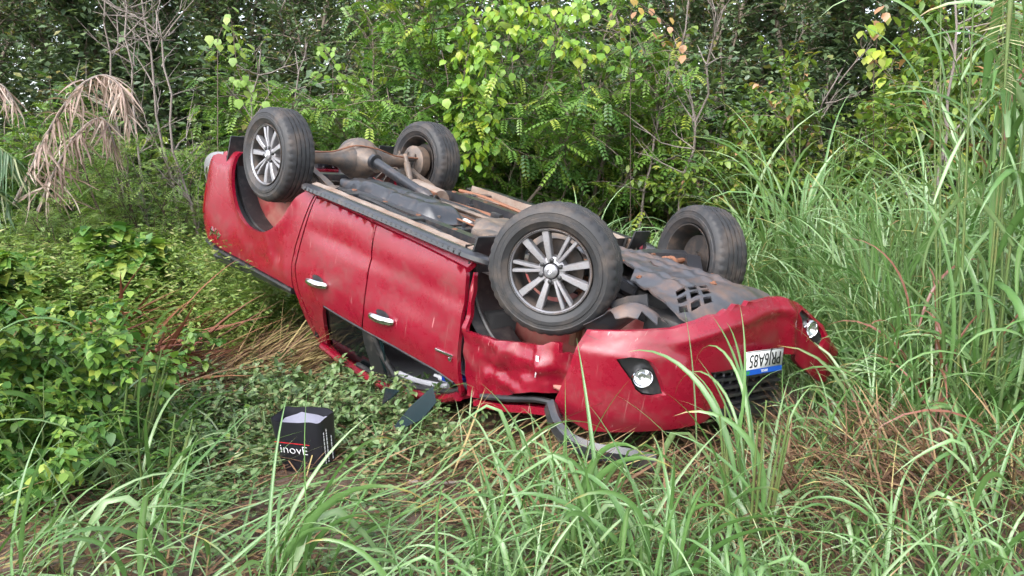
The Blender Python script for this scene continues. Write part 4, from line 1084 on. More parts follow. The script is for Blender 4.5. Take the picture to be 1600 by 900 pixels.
bushes = [
 (B1[0], 600, 11.3, 1.0, 1.0, 'pinnate-leaved green bush behind the rear axle, left of the lime vine', 'legume_bush'),
 (B1[1], 745, 11.6, 1.12, 1.1, 'tall pinnate-leaved bush behind the far rear wheel carrying the lime vine', 'legume_bush'),
 (B1[2], 900, 11.9, 1.08, 1.05, 'pinnate-leaved green bush right of the lime vine behind the front wheel', 'legume_bush'),
 (B2[0], 1010, 12.2, 1.15, 1.05, 'loose yellowish bush among the bare branches behind the front wheels', 'broadleaf_bush'),
 (B2[1], 1165, 10.8, .95, .95, 'rounded yellow-green bush behind the far front wheel', 'broadleaf_bush'),
 (B2[2], 1320, 10.2, 1.0, 1.12, 'tall yellow-green bush behind the middle tall grass clump', 'broadleaf_bush'),
 (B2[0], 1480, 10.8, 1.1, 1.25, 'broadleaf bush in the upper right behind the tall grass', 'broadleaf_bush'),
 (B2[1], 1640, 9.5, 1.1, 1.3, 'broadleaf bush cut by the right edge behind the palm', 'broadleaf_bush'),
 (B1[1], 460, 12.8, 1.0, .9, 'dark pinnate bush behind the gap left of the rear axle', 'legume_bush'),
 (B3[0], 245, 9.6, 1.05, 1.15, 'feathery yellow-green shrub between the dead palm and the rear wheel', 'feathery_shrub'),
 (B3[1], 320, 9.2, .8, .8, 'feathery shrub just left of the tailgate', 'feathery_shrub'),
 (B1[0], 130, 11.8, .85, .8, 'green bush behind the dead palm frond', 'legume_bush'),
 (B1[2], -30, 11.0, .9, .8, 'green bush at the left edge behind the palm', 'legume_bush'),
 (B3[0], 150, 8.9, .8, .9, 'feathery shrub behind the shrivelled palm frond', 'feathery_shrub'),
 (B3[0], 110, 8.0, .55, .8, 'knee-high feathery shrub in front of the dead palm', 'feathery_shrub'),
 (B3[1], 180, 7.7, .5, .8, 'small feathery shrub right of the dead palm base', 'feathery_shrub'),
 (B3[0], 290, 8.1, .5, .9, 'small feathery shrub near the tail lamp', 'feathery_shrub'),
 (B3[1], 20, 7.6, .55, .8, 'feathery shrub at the left edge under the green palm', 'feathery_shrub'),
 (B3[1], 60, 8.8, .8, .7, 'low feathery shrub under the dead palm frond', 'feathery_shrub'),
 (B2[2], 1040, 9.3, .55, .55, 'low leafy bush just behind the front wheels', 'broadleaf_bush'),
 (B2[1], 870, 9.8, .5, .55, 'low leafy bush in the gap behind the truck floor', 'broadleaf_bush'),
]
for j, (me, u, Y, sc, tall, lab, nm) in enumerate(bushes):
    put_plant(nm, me, PX(u, Y), Y, j * 1.7, sc, lab, 'bush', 'bushes behind the truck', tall=tall)

# ---------------------------------------------------------------- lime vine with big leaves, each a part
rng = np.random.default_rng(5)
def vine():
    root = empty('lime_vine', (PX(745, 10.3), 10.3, float(ground_z(PX(745, 10.3), 10.3))))
    tag(root, 'climbing vine with large lime green leaves hanging over the middle bush', 'vine')
    V0, F0 = T_round
    mes = []
    for i in range(6):
        t = [.10, .28, .38, .5, .62, .85][i]
        v = V0 + np.random.default_rng(i).normal(0, .02, V0.shape)
        mes.append(np_mesh('leaf', v, F0, L['lime'], np.full(8, t)))
    strands = [[(740, 40, 10.6), (755, 100, 10.2), (760, 170, 10.0), (752, 240, 9.95)], [(735, 60, 10.5), (725, 120, 10.1), (722, 190, 10.0), (735, 255, 9.95)], [(770, 110, 10.2), (778, 150, 10.1), (770, 200, 10.05)],
               [(720, 50, 10.6), (790, 15, 10.5), (860, 25, 10.4), (930, 18, 10.5)], [(800, 40, 10.4), (880, 70, 10.4), (930, 90, 10.5), (975, 75, 10.6)], [(620, 50, 10.9), (680, 45, 10.7), (740, 30, 10.6), (800, 20, 10.5)], [(690, 80, 10.5), (700, 130, 10.3), (690, 160, 10.25)], [(860, 40, 10.4), (900, 100, 10.4), (915, 160, 10.5)]]
    paths, radii = [], []
    cnt = 0
    for S in strands:
        P = np.array([(PX(u, Y, PZ(v, Y)) - root.location.x, Y - 10.3, PZ(v, Y) - root.location.z) for u, v, Y in S])
        Q = np.array(catmull(P, 8)); paths.append(Q); radii.append(np.full(len(Q), .006))
        for q in Q:
            for k in range(3 if S[0][1] < 60 and len(S) == 4 else 2):
                if cnt >= 290: break
                o = mobj('leaf', mes[rng.integers(0, 6)], root)
                o.location = q + rng.normal(0, .05, 3) + np.array([0, -.05, 0])
                d = nrm(np.array([rng.normal(0, .6), -.35 + rng.normal(0, .3), -.75]))
                o.rotation_euler = Vector(d).to_track_quat('X', 'Z').to_euler(); s = rng.uniform(.085, .14); o.scale = (s, s, s); cnt += 1
    v, f = tubes(paths, radii); mobj('stem', np_mesh('vine_stem', v, f, M['darktwig']), root)
    Q = np.concatenate([paths[i] for i in (3, 3, 4, 5, 5, 0, 1)]); m = 330
    pos = Q[rng.integers(0, len(Q), m)] + rng.normal(0, 1, (m, 3)) * np.array([.16, .14, .13]) + np.array([0, .06, 0])
    d = np.stack([rng.normal(0, .6, m), -.3 + rng.normal(0, .4, m), np.full(m, -.7)], -1)
    V, F, T = scatter(T_round, pos, d, np.array([0, -.4, 1.]) + rng.normal(0, .3, (m, 3)), rng.uniform(.07, .13, m), .30 + rng.normal(0, .2, m))
    tag(mobj('foliage', np_mesh('vine_foliage', V, F, L['lime'], T), root), kind='stuff')
vine()

# heart-leaved creeper at the left of the rear wheel, orange young leaves at the top
def creeper(name, label, pts, mats, sizes, n, seed):
    g = np.random.default_rng(seed); u0, v0, Y0 = pts[0]
    bx, by = PX(u0, Y0), Y0; bz = float(ground_z(bx, by))
    root = empty(name, (bx, by, bz)); tag(root, label, 'creeper')
    P = np.array(catmull([(PX(u, Y, PZ(v, Y)) - bx, Y - by, PZ(v, Y) - bz) for u, v, Y in pts], 8))
    P = np.vstack([[0, 0, 0], P]); v, f = tubes([P], [np.full(len(P), .005)]); mobj('stem', np_mesh('creeper_stem', v, f, M['darktwig']), root)
    mes = [np_mesh('leaf', T_round[0], T_round[1], m, np.full(8, t)) for m, t in mats]
    for k in range(n):
        o = mobj('leaf', mes[g.integers(0, len(mes))], root); o.location = P[g.integers(1, len(P))] + g.normal(0, .08, 3)
        o.rotation_euler = Vector((g.normal(0, .6), -.4, -.7)).to_track_quat('X', 'Z').to_euler(); s = g.uniform(*sizes); o.scale = (s, s, s)
creeper('heart_leaf_creeper', 'creeper with pale heart-shaped leaves hanging left of the rear wheel', [(340, 60, 9.4), (360, 30, 9.4), (372, 110, 9.3), (395, 150, 9.3)], [(L['bush'], .75), (L['bush'], .9), (L['broad'], .8)], (.07, .12), 34, 1)
creeper('heart_leaf_creeper', 'sprig of pale heart-shaped leaves between the two rear wheels', [(520, 110, 10.4), (505, 70, 10.4), (540, 130, 10.3), (560, 150, 10.3)], [(L['bush'], .8), (L['lime'], .3)], (.07, .11), 26, 2)
creeper('young_leaf_creeper', 'sprig with orange young leaves near the top middle', [(985, 30, 10.4), (995, 5, 10.4), (1045, 40, 10.4), (1070, 70, 10.4)], [(L['yellow'], 1.), (L['lime'], 1.), (L['lime'], .6)], (.08, .13), 22, 3)
creeper('young_leaf_creeper', 'lime and orange leaf sprig standing over the right bushes', [(1365, 110, 9.4), (1370, 40, 9.4), (1345, 70, 9.4), (1390, 120, 9.3)], [(L['lime'], .5), (L['lime'], .8), (L['yellow'], .9), (L['yellow'], 1.)], (.09, .14), 40, 4)

# ---------------------------------------------------------------- palms
def leaflet_mesh(mat, t, g, w=.05, hang=.6):
    n = 7; s = np.linspace(0, 1, n); V = []
    for i, x in enumerate(s):
        ww = w * (math.sin(math.pi * min(1, .12 + .88 * x)) ** .6) * (1 - x * .55)
        z = -hang * x * x * .5
        V += [(x, ww, z + ww * .5), (x, 0, z), (x, -ww, z + ww * .5)]
    V = np.array(V) + g.normal(0, .006, (3 * n, 3)); F = []
    for i in range(n - 1):
        a = 3 * i; F += [(a, a + 1, a + 4, a + 3), (a + 1, a + 2, a + 5, a + 4)]
    return np_mesh('leaflet', V, np.array(F), mat, np.full(3 * n, t) + g.normal(0, .06, 3 * n))
def frond(name, label, pts, mat, n, ln, seed, hang, twist=.5, rmat=None, dirm=1.0, cat='palm frond', down=0.0):
    g = np.random.default_rng(seed); u0, v0, Y0 = pts[0]
    bx, by, bz = PX(u0, Y0, PZ(v0, Y0)), Y0, PZ(v0, Y0)
    root = empty(name, (bx, by, bz)); tag(root, label, cat)
    P = np.array(catmull([(PX(u, Y, PZ(v, Y)) - bx, Y - by, PZ(v, Y) - bz) for u, v, Y in pts], 10))
    v, f = tubes([P], [np.linspace(.022, .006, len(P))]); mobj('rachis', np_mesh('rachis', v, f, rmat or M['twig']), root)
    mes = [leaflet_mesh(mat, g.uniform(.15, 1.), g, .032, hang) for _ in range(6)]
    for k in range(n):
        x = (.12 + .88 * k / n) * (len(P) - 1); i = min(int(x), len(P) - 2); c = P[i] + (P[i + 1] - P[i]) * (x - i); t = nrm(P[i + 1] - P[i])
        for s in (1, -1):
            sd = nrm(np.cross(t, np.array([0, 0, 1.])) + 1e-3) * s
            d = nrm(t * .55 * dirm + sd * .8 + g.normal(0, twist * .4, 3) - np.array([0, 0, down + g.uniform(0, twist)]))
            o = mobj('leaflet', mes[g.integers(0, 6)], root); o.location = c
            o.rotation_euler = Vector(d).to_track_quat('X', 'Z').to_euler(); o.rotation_euler.rotate_axis('X', g.normal(0, .6))
            q = ln * g.uniform(.55, 1.1) * (1 - .45 * (k / n) ** 2); o.scale = (q, q, q)
frond('dead_palm_frond', 'dry brown palm frond arching over at the left', [(22, 320, 8.4), (50, 262, 8.3), (85, 190, 8.2), (125, 135, 8.1), (165, 118, 8.1), (190, 140, 8.0), (200, 190, 8.0)], L['deadpalm'], 88, .46, 1, .9, 1.2, down=.25)
frond('dead_palm_frond', 'shrivelled brown palm frond behind the arching dry one', [(60, 330, 8.7), (85, 270, 8.6), (120, 210, 8.6), (160, 185, 8.5), (180, 230, 8.5)], L['deadpalm'], 52, .44, 2, .9, 1.2, down=.30)
frond('dead_palm_frond', 'small dry palm leaf drooping at the left edge', [(-60, 110, 7.6), (-25, 125, 7.6), (5, 135, 7.6), (22, 160, 7.6)], L['deadpalm'], 20, .4, 3, .9, .7, down=.4)
frond('palm_frond', 'green palm frond at the left edge below the dry leaf', [(-140, 300, 7.6), (-80, 240, 7.6), (-30, 215, 7.6), (25, 250, 7.6)], L['palm'], 34, .6, 4, .7, .5, M['stem'], down=.5)
frond('palm_frond', 'lower green palm frond at the left edge', [(-150, 340, 7.9), (-90, 290, 7.9), (-30, 280, 7.9), (15, 320, 7.9)], L['palm'], 30, .55, 5, .7, .5, M['stem'], down=.5)
frond('palm_frond', 'pale hanging palm frond in the upper right corner', [(1600, -190, 4.3), (1590, -100, 4.2), (1580, -10, 4.1), (1574, 70, 4.1), (1570, 140, 4.1)], L['palepalm'], 54, .17, 6, .25, .12, M['stem'], dirm=.3)

# ---------------------------------------------------------------- grass blades
def blades(rng, base, az, ln, wd, lean, bend, segs=7, tint=.5, tsd=.15, rib=.22, fold=.35, kink=None):
    n = len(ln); t = np.linspace(0, 1, segs + 1)
    a = lean[:, None] + bend[:, None] * t[None] ** 1.6
    if kink is not None: a = a + np.where(t[None] > kink[:, None], 1.6, 0.)
    dl = ln[:, None] / segs
    h = np.concatenate([np.zeros((n, 1)), np.cumsum(np.sin((a[:, 1:] + a[:, :-1]) / 2) * dl, 1)], 1)
    z = np.concatenate([np.zeros((n, 1)), np.cumsum(np.cos((a[:, 1:] + a[:, :-1]) / 2) * dl, 1)], 1)
    ca, sa = np.cos(az)[:, None], np.sin(az)[:, None]
    sw = rng.normal(0, .06, n)[:, None] * ln[:, None] * t[None] ** 2
    C = np.stack([base[:, 0:1] + h * ca - sw * sa, base[:, 1:2] + h * sa + sw * ca, base[:, 2:3] + z], -1)
    w = wd[:, None] * np.minimum(1, .45 + 2.2 * t[None]) * np.maximum(.02, 1 - t[None] ** 2.2)
    sd = np.stack([-sa, ca, np.zeros_like(sa)], -1)
    nup = np.stack([-np.cos(a) * ca, -np.cos(a) * sa, np.sin(a)], -1)
    tw = rng.normal(0, .5, n)[:, None, None]
    sd2 = sd * np.cos(tw) + nup * np.sin(tw); nu2 = nup * np.cos(tw) - sd * np.sin(tw)
    Lf = C + sd2 * (w / 2)[..., None] + nu2 * (w * fold / 2)[..., None]; Rt = C - sd2 * (w / 2)[..., None] + nu2 * (w * fold / 2)[..., None]
    V = np.stack([Lf, C, Rt], 2).reshape(-1, 3)
    m = (segs + 1) * 3
    q = np.arange(segs)[:, None] * 3
    f1 = np.concatenate([q + np.array([[0, 1, 4, 3]]), q + np.array([[1, 2, 5, 4]])])
    F = (f1[None] + (np.arange(n) * m)[:, None, None]).reshape(-1, 4)
    tn = (tint + rng.normal(0, tsd, n))[:, None, None] + np.array([0, rib, 0])[None, None] + 0 * t[None, :, None]
    tip = (rng.uniform(0, 1, n) < .35)[:, None] * np.clip((t[None] - rng.uniform(.55, .9, n)[:, None]) * 6, 0, 1)     # dried tips
    tn = np.clip(tn, 0, .86) * (1 - tip[..., None]) + (.93 + .05 * rng.uniform(0, 1, n))[:, None, None] * tip[..., None] if tint < .9 else tn
    T = np.broadcast_to(tn, (n, segs + 1, 3)).reshape(-1)
    return V, F, np.clip(T, 0, 1)

def in_truck(x, y, m=.1):
    """true where the wreck covers the ground"""
    Ti = TM.inverted()
    p = [Ti @ Vector((a, b, .25)) for a, b in zip(np.atleast_1d(x), np.atleast_1d(y))]
    return np.array([(-2.45 - m < q.x < .95 + m) and abs(q.y) < .95 + m for q in p])

def clump_mesh(seed, n, H, R, wd, segs=6, tint=.5, stalks=6, spread=.55, bend=1.5):
    g = np.random.default_rng(seed)
    a = g.uniform(0, 6.28, n); r = R * g.uniform(0, 1, n) ** .7
    hgt = np.where(g.uniform(0, 1, n) < .55, g.uniform(0, .55, n) * H, 0)      # leaves that leave a cane part way up
    lean0 = r / R * spread * .6
    b = np.stack([r * np.cos(a) + hgt * np.sin(lean0) * np.cos(a), r * np.sin(a) + hgt * np.sin(lean0) * np.sin(a), hgt], -1)
    az = a + g.normal(0, .7, n)
    ln = H * g.uniform(.35, .75, n)
    V, F, T = blades(g, b, az, ln, wd * g.uniform(.6, 1.2, n), np.abs(g.normal(.15, .18, n)) + lean0 * .5, bend * g.uniform(.5, 1.35, n), segs, tint, .13)
    paths, radii = [], []
    for k in range(stalks):
        aa = g.uniform(0, 6.28); rr = R * g.uniform(0, .9); lo = rr / R * spread
        P = np.array([(rr * math.cos(aa) + math.sin(lo * .7) * h * math.cos(aa), rr * math.sin(aa) + math.sin(lo * .7) * h * math.sin(aa), h) for h in np.linspace(0, H * g.uniform(.6, .95), 6)])
        paths.append(P); radii.append(np.linspace(.007, .003, 6))
    tv, tf = tubes(paths, radii, 5)
    return np_mesh('canes', tv, tf, M['stem']), np_mesh('blades', V, F, L['grass'], T)
CL = [clump_mesh(300 + i, 230, [1.9, 1.6, 2.2][i], .30, .029, 8, .62, 20, .55, 1.6) for i in range(3)]
rng = np.random.default_rng(21)
clumps = [
 (0, 1240, 8.0, 1.15, 'tall arching grass clump behind the far front wheel'), (1, 1180, 8.4, .8, 'grass clump left of the tall arching clump behind the far front wheel'), (2, 1310, 7.4, .82, 'grass clump between the far bumper corner and the right bushes'),
 (1, 1380, 6.6, .95, 'grass clump behind the far corner of the bumper'), (0, 1440, 6.0, 1.0, 'grass clump just left of the tallest grass at the right'), (2, 1375, 5.7, .75, 'low grass clump beside the far fog lamp'), (1, 1500, 6.8, 1.2, 'grass clump behind the tallest grass at the right'),
 (2, 1590, 6.2, 1.2, 'grass clump at the right edge under the pale palm frond'), (0, 1660, 5.2, 1.0, 'grass clump cut off by the right edge'), (0, 905, 9.0, .7, 'grass clump behind the near front wheel'), (1, 830, 9.3, .7, 'grass clump behind the chassis left of the front wheel'), (2, 980, 8.8, .55, 'small grass clump between the two front wheels'),
 (0, 735, 9.6, .5, 'small grass tuft beside the far rear wheel'), (1, 500, 9.8, .95, 'grass clump rising behind the near rear wheel'), (1, 1060, 8.6, .5, 'small grass clump behind the far front wheel'), (2, 1130, 7.6, .6, 'low grass clump beside the far front tyre'), (0, 1420, 5.1, .65, 'low grass clump in front of the right grass'), (1, 1270, 6.4, .6, 'low grass clump beyond the folded bumper corner')]
for k, u, Y, sc, lab in clumps:
    _c = put_plant('grass_clump', CL[k], PX(u, Y), Y, rng.uniform(0, 6.28), sc, lab, 'grass clump', 'tall grass clumps', parts=('canes', 'blades'))
    for _p in _c.children: _p['kind'] = 'stuff'

# near grass: every blade is a part
VAR = []
for i in range(16):
    g = np.random.default_rng(400 + i)
    V, F, T = blades(g, np.zeros((1, 3)), np.zeros(1), np.array([1.]), np.array([.027 + .010 * (i % 3)]), np.array([[.05, .2, .35, .5][i % 4]]), np.array([[.7, 1.2, 1.7, 2.2, 2.6][i % 5]]), 12, [.55, .68, .46, .76][i % 4], .0, .12, .4, np.array([g.uniform(.35, .6)]) if i in (5, 11) else None)
    VAR.append(np_mesh('blade', V, F, L['grass'], T))
RVAR = []
for i in range(3):
    g = np.random.default_rng(440 + i)
    V, F, T = blades(g, np.zeros((1, 3)), np.zeros(1), np.array([1.]), np.array([.035]), np.array([.3]), np.array([1.6 + .4 * i]), 10, 1.0, .0, 0., .4)
    RVAR.append(np_mesh('blade', V, F, L['grass'], T))
def tuft(label, u, Y, n, ln, seed, az=None, azs=1.2, spread=.10, red=0.0, canes=0, name='grass_tuft', scz=1.0, wm=1.0):
    g = np.random.default_rng(seed); x = PX(u, Y)
    root = empty(name, (x, Y, float(ground_z(x, Y)))); tag(root, label, 'grass tuft', 'grass tufts in the foreground')
    for k in range(n):
        o = mobj('blade', RVAR[g.integers(0, 3)] if g.uniform() < red else VAR[g.integers(0, 16)], root)
        h = g.uniform(0, canes) if canes and g.uniform() < .7 else 0
        o.location = (g.normal(0, spread), g.normal(0, spread), h)
        q = g.uniform(*ln); w = wm * g.uniform(.7, 1.15) * (.55 / q) ** .45
        o.scale = (q, q * w, q * scz)
        a = g.uniform(0, 6.28) if az is None else az + g.normal(0, azs)
        o.rotation_euler = (g.normal(0, .08), g.normal(0, .12), a)
    if canes:
        paths, radii = [], []
        for k in range(10):
            a = g.uniform(0, 6.28); r = spread * 1.2; hh = canes * g.uniform(.9, 1.35)
            paths.append(np.array([(r * math.cos(a) * (1 + t), r * math.sin(a) * (1 + t), t * hh) for t in np.linspace(0, 1, 6)])); radii.append(np.linspace(.009, .004, 6))
        v, f = tubes(paths, radii, 6); tag(mobj('canes', np_mesh('canes', v, f, M['stem']), root), kind='stuff')
tuft('tallest grass clump with broad arching blades at the right of the photograph', 1520, 4.6, 152, (.55, 1.2), 1, canes=2.1, spread=.15, red=.10, wm=1.35)
tuft('tall grass clump with broad blades at the right edge', 1625, 4.3, 136, (.55, 1.2), 2, canes=2.2, spread=.15, red=.08, wm=1.35)
tuft('reddish-based grass tuft left of the tallest clump', 1440, 4.75, 65, (.5, .9), 3, canes=.7, spread=.12, red=.30)
tuft('grass tuft with long blades crossing in front of the number plate', 1165, 3.55, 26, (.55, .95), 4, az=1.9, azs=.9, canes=.5, spread=.07)
tuft('grass tuft below the near bumper corner', 905, 3.35, 44, (.45, .85), 5, spread=.10, canes=.2)
tuft('grass tuft under the middle of the bumper in the foreground', 1010, 3.05, 44, (.4, .85), 6, spread=.12, canes=.15)
tuft('grass tuft at the bottom edge leaning right, right of the bag', 455, 3.0, 26, (.5, .95), 7, az=.6, azs=.7, spread=.09, canes=.1)
tuft('short grass tuft at the bottom middle edge', 700, 2.85, 44, (.3, .62), 8, spread=.13)
tuft('grass tuft at the bottom middle right of the bare soil', 800, 3.15, 44, (.3, .65), 9, spread=.14)
tuft('bent grass tuft at the bottom left edge', 225, 3.05, 14, (.45, .85), 10, spread=.12, azs=1.5)
tuft('grass tuft in the bottom left corner', 30, 3.1, 15, (.5, .9), 11, az=.3, azs=.9, spread=.12)
tuft('pale grass tuft right of the dead tussock', 1400, 3.35, 57, (.3, .6), 12, spread=.18)
tuft('grass tuft on the crest of the dead tussock', 1330, 4.35, 78, (.3, .6), 13, spread=.24)
tuft('grass tuft at the bottom edge in front of the dead tussock', 1130, 2.85, 39, (.35, .7), 14, spread=.12)
tuft('broad-bladed grass tuft in the bottom right corner', 1560, 2.95, 44, (.35, .7), 15, spread=.16)
tuft('grass tuft at the bottom right in front of the tussock', 1290, 2.8, 36, (.35, .65), 16, spread=.14)
tuft('kinked grass blades over the left foreground bush', 160, 4.35, 14, (.6, .95), 17, spread=.15, canes=.5)
tuft('sparse grass blades beside the crushed leaves left of the bag', 235, 3.9, 11, (.6, 1.0), 18, spread=.09, canes=.3)
tuft('grass tuft right of the tussock by the right edge', 1530, 3.7, 57, (.35, .7), 19, spread=.2)
tuft('lone grass tuft in front of the crumpled fender', 830, 3.95, 18, (.5, .8), 20, spread=.10, canes=.1)
tuft('grass tuft right of the far bumper corner', 1390, 4.9, 52, (.4, .75), 22, spread=.16, red=.1)

# ---------------------------------------------------------------- uncountable cover, one object each
def field(name, label, cat, n, xr, yr, ln, wd, mat, seed, keep=None, tint=.5, tsd=.15, lean=.3, bend=1.4, segs=5, rib=.2, dens=None):
    g = np.random.default_rng(seed)
    x = g.uniform(*xr, n); y = g.uniform(*yr, n)
    ok = ~in_truck(x, y, -.02)
    if keep is not None: ok &= keep(x, y, g)
    x, y = x[ok], y[ok]; n = len(x)
    b = np.stack([x, y, ground_z(x, y) - .01], -1)
    V, F, T = blades(g, b, g.uniform(0, 6.28, n), g.uniform(*ln, n), g.uniform(*wd, n), np.abs(g.normal(lean, .2, n)), bend * g.uniform(.4, 1.3, n), segs, tint, tsd, rib)
    return tag(mobj(name, np_mesh(name, V, F, mat, T)), label, cat, kind='stuff')
def bare(x, y):      # trampled soil in front of the wreck, left of centre
    return np.exp(-((x + .9) / 1.0) ** 2 - ((y - 3.9) / .85) ** 2) + .35 * np.exp(-((x + 1.9) / .8) ** 2 - ((y - 3.3) / .4) ** 2)
def k_near(x, y, g): return (g.uniform(0, 1, len(x)) > 1.25 * bare(x, y)) & (g.uniform(0, 1, len(x)) < np.clip(.5 + (x + .2) * .6, .28, 1))
field('foreground_grass', 'green and pale arching grass spread over the foreground', 'grass', 4200, (-2.6, 3.4), (2.4, 5.0), (.18, .50), (.006, .016), L['grass'], 31, k_near, .66, .16, .3, 2.1, 8)
field('meadow_grass', 'green meadow grass around and behind the truck', 'grass', 9000, (-8, 9), (5.2, 12.), (.35, .85), (.014, .028), L['grass'], 32, lambda x, y, g: (x > -.6) | (y > 8.2), .58, .16, .25, 1.6, 6)
field('right_grass', 'dense grass filling the right middle ground', 'grass', 6800, (2.0, 6.5), (4.3, 8.), (.4, 1.05), (.014, .031), L['grass'], 33, None, .60, .17, .2, 1.6, 7)
# matted straw of the tussock and flattened stalks
def straw(name, label, n, cx, cy, sx, sy, ln, wd, az, azs, mat, seed, tint=.5, zlift=.05, lean=1.25, cat='straw', bend=.35, tsd=.25, thin=.6):
    g = np.random.default_rng(seed)
    x = g.normal(cx, sx, n); y = g.normal(cy, sy, n)
    ok = g.uniform(0, 1, n) > thin * bare(x, y); x, y = x[ok], y[ok]; n = len(x)
    b = np.stack([x, y, ground_z(x, y) + np.abs(g.normal(0, zlift, n))], -1)
    V, F, T = blades(g, b, az + g.normal(0, azs, n), g.uniform(*ln, n), g.uniform(*wd, n), np.clip(g.normal(lean, .25, n), .2, 1.8), bend * g.uniform(0, 1, n), 5, tint, tsd, .08)
    return tag(mobj(name, np_mesh(name, V, F, mat, T)), label, cat, kind='stuff')
straw('dead_tussock_straw', 'matted brown dead grass of the tussock at the right', 1300, 1.95, 3.95, .55, .40, (.25, .6), (.006, .016), 2.6, 1.3, L['straw'], 41, .30, .05, .95, 'dead grass', 1.3)
straw('flattened_stalks', 'yellow and brown flattened grass stalks beside the bed of the truck', 420, -2.05, 6.6, .28, .36, (.3, .85), (.006, .016), .75, .55, L['straw'], 42, .68, .06, 1.25, 'dead grass', .5, .3)
straw('flattened_grass', 'flattened grass lying from the bare soil towards the fender', 420, .05, 4.25, .40, .28, (.25, .8), (.007, .020), .35, .6, L['straw'], 43, .58, .03, 1.45, 'dead grass', .2)
straw('foreground_straw', 'brown straw and stalks lying on the foreground soil', 3200, -.2, 3.5, 1.7, .7, (.08, .45), (.004, .012), 1.2, 1.6, L['straw'], 44, .32, .025, 1.45, 'dead grass', .3)
straw('leaf_litter', 'dark leaf litter on the soil at the left', 5200, -1.4, 4.4, 1.3, 1.2, (.06, .3), (.006, .022), 1.2, 1.8, L['straw'], 45, .30, .02, 1.5, 'leaf litter', .3)
straw('flat_green_grass', 'green blades trodden flat on the foreground soil', 950, -.9, 3.4, 1.1, .45, (.3, .8), (.008, .018), .2, .7, L['grass'], 46, .62, .03, 1.4, 'grass', .25, .14)
straw('red_dead_fronds', 'red-brown dead fronds lying at the left of the wreck', 140, -2.95, 6.2, .36, .26, (.5, 1.1), (.012, .038), -.5, .6, L['redleaf'], 47, .42, .22, 1.15, 'dead leaves', .5)

def cover(name, label, n, fn, size, mat, tpl, seed, tint=.5, tsd=.2, hgt=(.0, .25), cat='ground cover', per=7, wid=1.):
    """low leafy stems, too many to count"""
    g = np.random.default_rng(seed); x, y = fn(g, n)
    ok = ~in_truck(x, y, -.05) & (np.hypot(x - PX(484, 4.42), y - 4.22) > .30); x, y = x[ok], y[ok]; n = len(x)
    h = g.uniform(*hgt, n)
    b = np.stack([x, y, ground_z(x, y)], -1)
    top = b + np.stack([g.normal(0, .12, n), g.normal(0, .12, n), h], -1)
    u = g.uniform(.25, 1, (n, per, 1)); pos = (b[:, None] * (1 - u) + top[:, None] * u + g.normal(0, .03, (n, per, 3))).reshape(-1, 3)
    d = nrm(rdir(g, n * per, -.35, .5)); up = np.array([0, 0, 1.]) + g.normal(0, .4, (n * per, 3))
    V, F, T = scatter(tpl, pos, d, up, size * g.uniform(.5, 1.3, n * per), tint + g.normal(0, tsd, n * per) + np.repeat(g.normal(0, .1, n), per), wid)
    return tag(mobj(name, np_mesh(name, V, F, mat, T)), label, cat, kind='stuff')
cover('leafy_ground_cover', 'low leafy weeds over the ground left of and behind the wreck', 5200, lambda g, n: (g.uniform(-9, 7, n), g.uniform(7.2, 13, n)), .055, L['herb'], T_far, 51, .62, .2, (.1, .6), per=18)
cover('feathery_weeds', 'feathery light green weeds between the dead palm and the truck', 2600, lambda g, n: (g.uniform(-6.5, -2.2, n), g.uniform(6.7, 9.5, n)), .06, L['herb'], T_thin, 52, .74, .16, (.3, 1.0), per=34, wid=1.4)
cover('trodden_leaves', 'small trodden green leaves around the bag', 2300, lambda g, n: (g.normal(-1.45, .66, n), g.normal(4.8, .62, n)), .045, L['fallen'], T_ovate, 53, .5, .22, (.0, .10), per=8)
cover('seedlings', 'small green seedlings along the left foreground', 420, lambda g, n: (g.uniform(-4.2, -1.7, n), g.uniform(4.0, 5.6, n)), .06, L['broad'], T_ovate, 54, .5, .2, (.05, .3), per=8)

# ---------------------------------------------------------------- left foreground bush, big leaves as parts
def near_bush(label, u, Y, H, R, n, size, seed, dens=1.0):
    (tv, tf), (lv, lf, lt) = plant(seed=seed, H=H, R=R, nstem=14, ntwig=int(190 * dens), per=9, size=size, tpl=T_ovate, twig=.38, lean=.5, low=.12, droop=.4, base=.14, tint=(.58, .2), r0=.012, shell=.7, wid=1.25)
    x = PX(u, Y); root = empty('broadleaf_shrub', (x, Y, float(ground_z(x, Y)))); tag(root, label, 'shrub', 'shrubs at the left')
    mobj('stems', np_mesh('stems', tv, tf, M['stem']), root)
    g = np.random.default_rng(seed); k = len(lv) // 8; L8 = lv.reshape(k, 8, 3)
    front = np.argsort(L8[:, 0, 1] - .35 * L8[:, 0, 2])[:n]
    mask = np.zeros(k, bool); mask[front] = True
    rest = lv.reshape(k, 8, 3)[~mask].reshape(-1, 3); F = (T_ovate[1][None] + (np.arange(k - n) * 8)[:, None, None]).reshape(-1, 3)
    tag(mobj('foliage', np_mesh('foliage', rest, F, L['broad'], lt.reshape(k, 8)[~mask].ravel()), root), kind='stuff')
    mes = [np_mesh('leaf', T_ovate[0] * np.array([1, 1.25, 1]) + np.random.default_rng(i).normal(0, .015, (8, 3)), T_ovate[1], L['broad'], np.full(8, [.2, .38, .5, .62, .78, .95][i])) for i in range(6)]
    for i in front:
        a = L8[i]; d = Vector(a[7] - a[0]); s = d.length
        o = mobj('leaf', mes[g.integers(0, 6)], root); o.location = a[0]
        e = nrm(a[7] - a[0] + 0.); yy = nrm(a[1] - a[3]); zz = np.cross(e, yy)
        o.rotation_euler = Matrix(np.stack([e, yy, zz], -1).tolist()).to_euler(); o.scale = (s, s, s)
